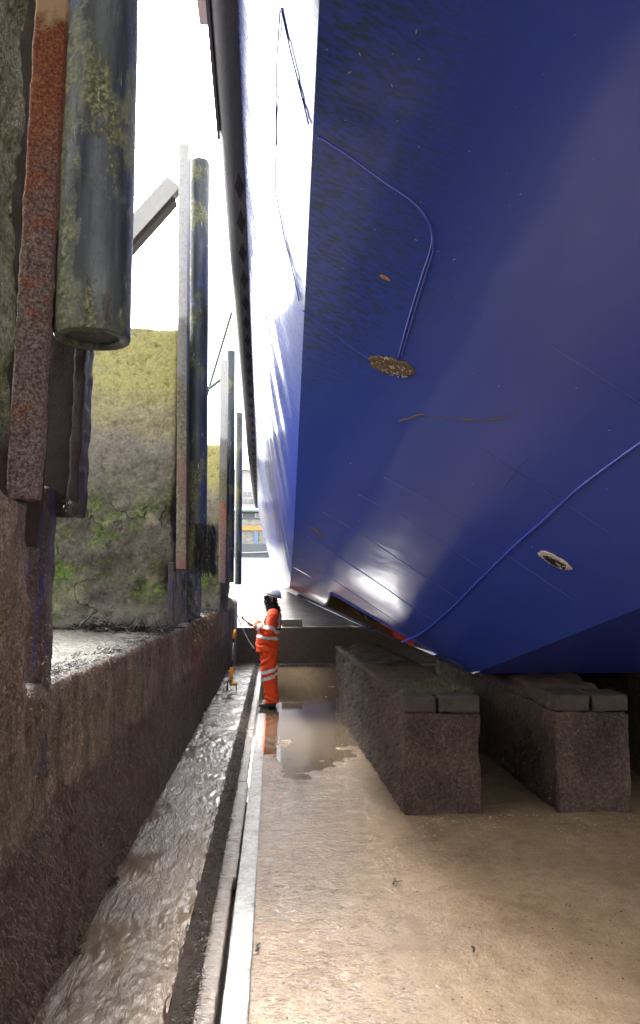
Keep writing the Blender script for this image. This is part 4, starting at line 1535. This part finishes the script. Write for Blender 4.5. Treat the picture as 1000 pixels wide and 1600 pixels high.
def s_wall_low(r):
    y = 2.6 + 12 * r.random() ** 1.6
    return (-.995, y, r.uniform(.06, .95)), (1, 0, -.3)
blades(16000, s_wall_low, .012, .045, .0011, .45, 'wall_weed', M['weedb'], 'short brown weed fringe over the lower dock wall', seed=1)
def s_wall_up(r):
    y = 3.4 + 11 * r.random() ** 1.4
    return (-1.025, y, r.uniform(.95, 1.5)), (1, 0, -.3)
blades(3500, s_wall_up, .01, .035, .0013, .5, 'wall_weed', M['weed'], 'sparse dark weed on the upper course of the dock wall', seed=2)
def s_kerb(r):
    y = 2.8 + 15.5 * r.random() ** 1.5
    return (-.46 + .13 * r.random(), y, .085 * r.random()), (.4, 0, .7)
blades(9000, s_kerb, .02, .06, .0022, .4, 'kerb_weed', M['weed'], 'dark matted weed along the channel kerb', seed=3)
def s_ledge(r):
    y = 3.6 + 4.3 * r.random()
    return (-1.05 - abs(r.gauss(0, .12)), y, 1.5), (.5, 0, .6)
blades(2600, s_ledge, .02, .07, .0025, .5, 'ledge_weed', M['weedk'], 'dark weed along the near ledge edge', seed=4)
def s_wrack(r):
    t = r.random()
    x = -2.0 + 1.0 * t
    return (x, 7.55 + .25 * r.random() - .25 * t + r.gauss(0, .12), 1.51 + .03 * r.random()), (r.gauss(0, 1), r.gauss(0, 1), .25)
blades(900, s_wrack, .05, .2, .006, .12, 'wrack_heap', M['weedk'], 'heap of black wrack on the ledge at the foot of the algae pier', seed=5)
def s_farledge(r):
    return (-1.06 - abs(r.gauss(0, .15)), 9.0 + 5.2 * r.random(), 1.5), (.7, 0, .4)
blades(3000, s_farledge, .04, .13, .006, .5, 'ledge_weed', M['weedk'], 'thick dark wrack hanging from the far ledge under the second pile', seed=6)
def s_farledge2(r):
    return (-1.02, 9.5 + 3.6 * r.random(), 1.1 + .42 * r.random() ** .5), (.8, 0, -.2)
blades(1500, s_farledge2, .03, .1, .005, .6, 'ledge_weed', simple('ochre_weed', (.14, .085, .025), .4, 0, .6, 60, 0), 'ochre weed hanging down the dock wall below the far ledge', seed=16)
def s_pile(r):
    a = r.uniform(-2.0, .6)
    return (-.79 + .12 * cos(a), 8.2 + .13 * sin(a), 2.12 + .5 * r.random() ** 1.2), (cos(a), sin(a), -.5)
blades(1300, s_pile, .04, .12, .006, .7, 'pile_weed', M['weedk'], 'shaggy black weed clump hanging at the foot of the second pile', seed=7)
def s_p1(r):
    return (-.72 + r.gauss(0, .012), 3.14 + r.gauss(0, .006), 3.08 + .14 * r.random()), (0, -1, -.5)
blades(60, s_p1, .02, .06, .0018, .7, 'pile_weed', M['weedb'], 'small dry weed tuft on the cut end of the nearest pile', seed=8)
def s_beam(r):
    return (-.835 + r.gauss(0, .015), 3.1 + r.gauss(0, .02), 2.24 + .05 * r.random()), (0, -.6, -1)
blades(120, s_beam, .015, .05, .0016, .6, 'beam_weed', M['weed'], 'weed tuft at the lower tip of the rusty beam', seed=9)
def s_butt(r):
    return (-.985 + r.gauss(0, .01), 3.3 + r.gauss(0, .05), .7 + .85 * r.random()), (.6, -.3, -.9)
blades(130, s_butt, .05, .14, .0013, .7, 'hanging_weed', M['weedk'], 'long stringy weed hanging on the buttress at left', seed=10)
def s_buttf(r):
    return (-.96 + r.gauss(0, .012), 2.5 + .95 * r.random(), .2 + 1.9 * r.random()), (1, -.2, -.3)
blades(2500, s_buttf, .01, .03, .0011, .4, 'buttress_weed', M['weedb'], 'short weed over the rough buttress at the left edge', seed=17)
c15, s15 = cos(radians(1.5)), sin(radians(1.5))
def blockpt(x, y, z):
    dx, dy = x - 1.124, y - 6.45
    return (1.124 + dx * c15 - dy * s15, 6.45 + dx * s15 + dy * c15, z)
def s_bside(r):
    return blockpt(1.118, 6.5 + 5.2 * r.random(), .03 + .95 * r.random()), (-1, -.1, -.1)
blades(9000, s_bside, .012, .05, .0018, .4, 'block_weed', M['weedb'], 'bristly brown weed on the long side of the nearer keel block', seed=11)
blades(3500, s_bside, .02, .06, .0026, .4, 'block_weed', M['weedk'], 'black weed tufts on the long side of the nearer keel block', seed=12)
def s_btop(r):
    return blockpt(1.13 + .66 * r.random(), 6.6 + 5.1 * r.random() ** 1.3, .985), (-.1, -.3, 1)
blades(9000, s_btop, .03, .085, .002, .15, 'block_weed', simple('olive_weed', (.05, .045, .025), .45, 0, .7, 60, 0), 'mossy weed on top of the nearer keel block', seed=13)
def s_b2(r):
    return (2.445, 6.5 + 4.6 * r.random(), .05 + .9 * r.random()), (-1, -.1, -.1)
blades(3500, s_b2, .012, .045, .0016, .4, 'block_weed', M['weedb'], 'weed on the shaded side of the further keel block', seed=14)
def s_front(r):
    k = r.random() < .5
    return ((1.124 + .68 * r.random()) if k else (2.45 + .66 * r.random()), 6.437 if k else 6.43, .03 + .8 * r.random()), (0, -1, -.1)
blades(1600, s_front, .006, .018, .0012, .4, 'block_weed', M['weedb'], 'sparse short weed on the front faces of both keel blocks', seed=15)

def grit(n, sampler, smin, smax, name, mat, label, seed):
    r = random.Random(seed)
    mb = MB()
    for _ in range(n):
        x, y, z = sampler(r)
        s = r.uniform(smin, smax)
        a = r.uniform(0, 6.28)
        vs = [(x + s * cos(a + k * 2.09) * r.uniform(.6, 1.3), y + s * sin(a + k * 2.09) * r.uniform(.6, 1.3), z) for k in range(3)] + [(x, y, z + s * r.uniform(.5, .9))]
        mb.add(vs, [(0, 1, 3), (1, 2, 3), (2, 0, 3)])
    return tag(mb.build(name, mat), label, 'grit', None, 'stuff')
def g_block(r):
    return (1.15 + 2.6 * r.random() ** 1.5 + r.gauss(0, .1), 6.41 - abs(r.gauss(0, .1)) * (1 + 2 * r.random()), .004)
grit(420, g_block, .002, .008, 'shell_grit', M['grit'], 'pale shell grit washed up before the keel blocks', 1)
def g_floor(r):
    return (r.uniform(-.05, 3.5), 2.9 + 6 * r.random(), .006)
grit(260, g_floor, .0015, .004, 'floor_grit', M['grit'], 'fine pale grit scattered over the wet floor', 2)
def g_dark(r):
    return (r.uniform(-.05, 3.5), 2.9 + 6 * r.random(), .006)
grit(1800, g_dark, .002, .009, 'floor_grit', M['weedk'], 'dark weed crumbs scattered over the wet floor', 3)

def scrap(px, py, L, rot, label, seed):
    r = random.Random(seed)
    c_ = at(px, py, Z=.015)
    pts_ = []
    p_ = Vector((c_.x, c_.y, .018))
    a = rot
    for k in range(7):
        pts_.append(p_.copy())
        a += r.gauss(0, .45)
        p_ = p_ + Vector((cos(a) * L / 6, sin(a) * L / 6, r.gauss(0, .003)))
        p_.z = max(.014, p_.z)
    mb = MB().tube(smooth(pts_, 3), [.006 * (1 - .6 * i / 19) for i in range(19)], 6)
    b0 = pts_[3]
    mb.tube([b0, b0 + Vector((cos(rot + .9) * L * .25, sin(rot + .9) * L * .25, .006)), b0 + Vector((cos(rot + 1.3) * L * .4, sin(rot + 1.3) * L * .4, .002))], [.005, .004, .002], 5)
    o = mb.build('weed_scrap', M['weedk'], None, True)
    return tag(o, label, 'seaweed', 'weed scraps lying on the floor')
scrap(614, 1382, .1, .6, 'dark weed scrap on the bare floor in front of the nearer keel block', 1)
scrap(400, 1486, .1, .2, 'curved dark twig just right of the pale strip', 2)
scrap(318, 1488, .09, 2.2, 'dark weed tuft on the gritty edging slab left of the pale strip', 3)
scrap(740, 1487, .05, 1.1, 'tiny dark scrap far from the strip on the open floor', 4)
scrap(92, 1560, .05, .1, 'small dark weed leaf in the channel near the bottom left', 5)
def lump(px, py, s, label, seed):
    c_ = at(px, py, Z=.08)
    r = random.Random(seed)
    mb = MB()
    for k in range(50):
        a = r.uniform(0, 6.28)
        p_ = Vector((c_.x + r.gauss(0, s * .3), c_.y + r.gauss(0, s * .5), .085 + abs(r.gauss(0, s * .2))))
        mb.tube([p_, p_ + Vector((cos(a) * s * .3, sin(a) * s * .3, .01)), p_ + Vector((cos(a + .5) * s * .5, sin(a + .5) * s * .5, -.01))], [.006, .005, .002], 4)
    tag(mb.build('weed_clump', M['weedk']), label, 'seaweed', 'weed clumps at the wall foot')
lump(108, 1488, .09, 'black weed clump in the channel against the wall foot, nearest', 1)
lump(172, 1380, .07, 'black weed clump against the wall foot, farther along', 2)
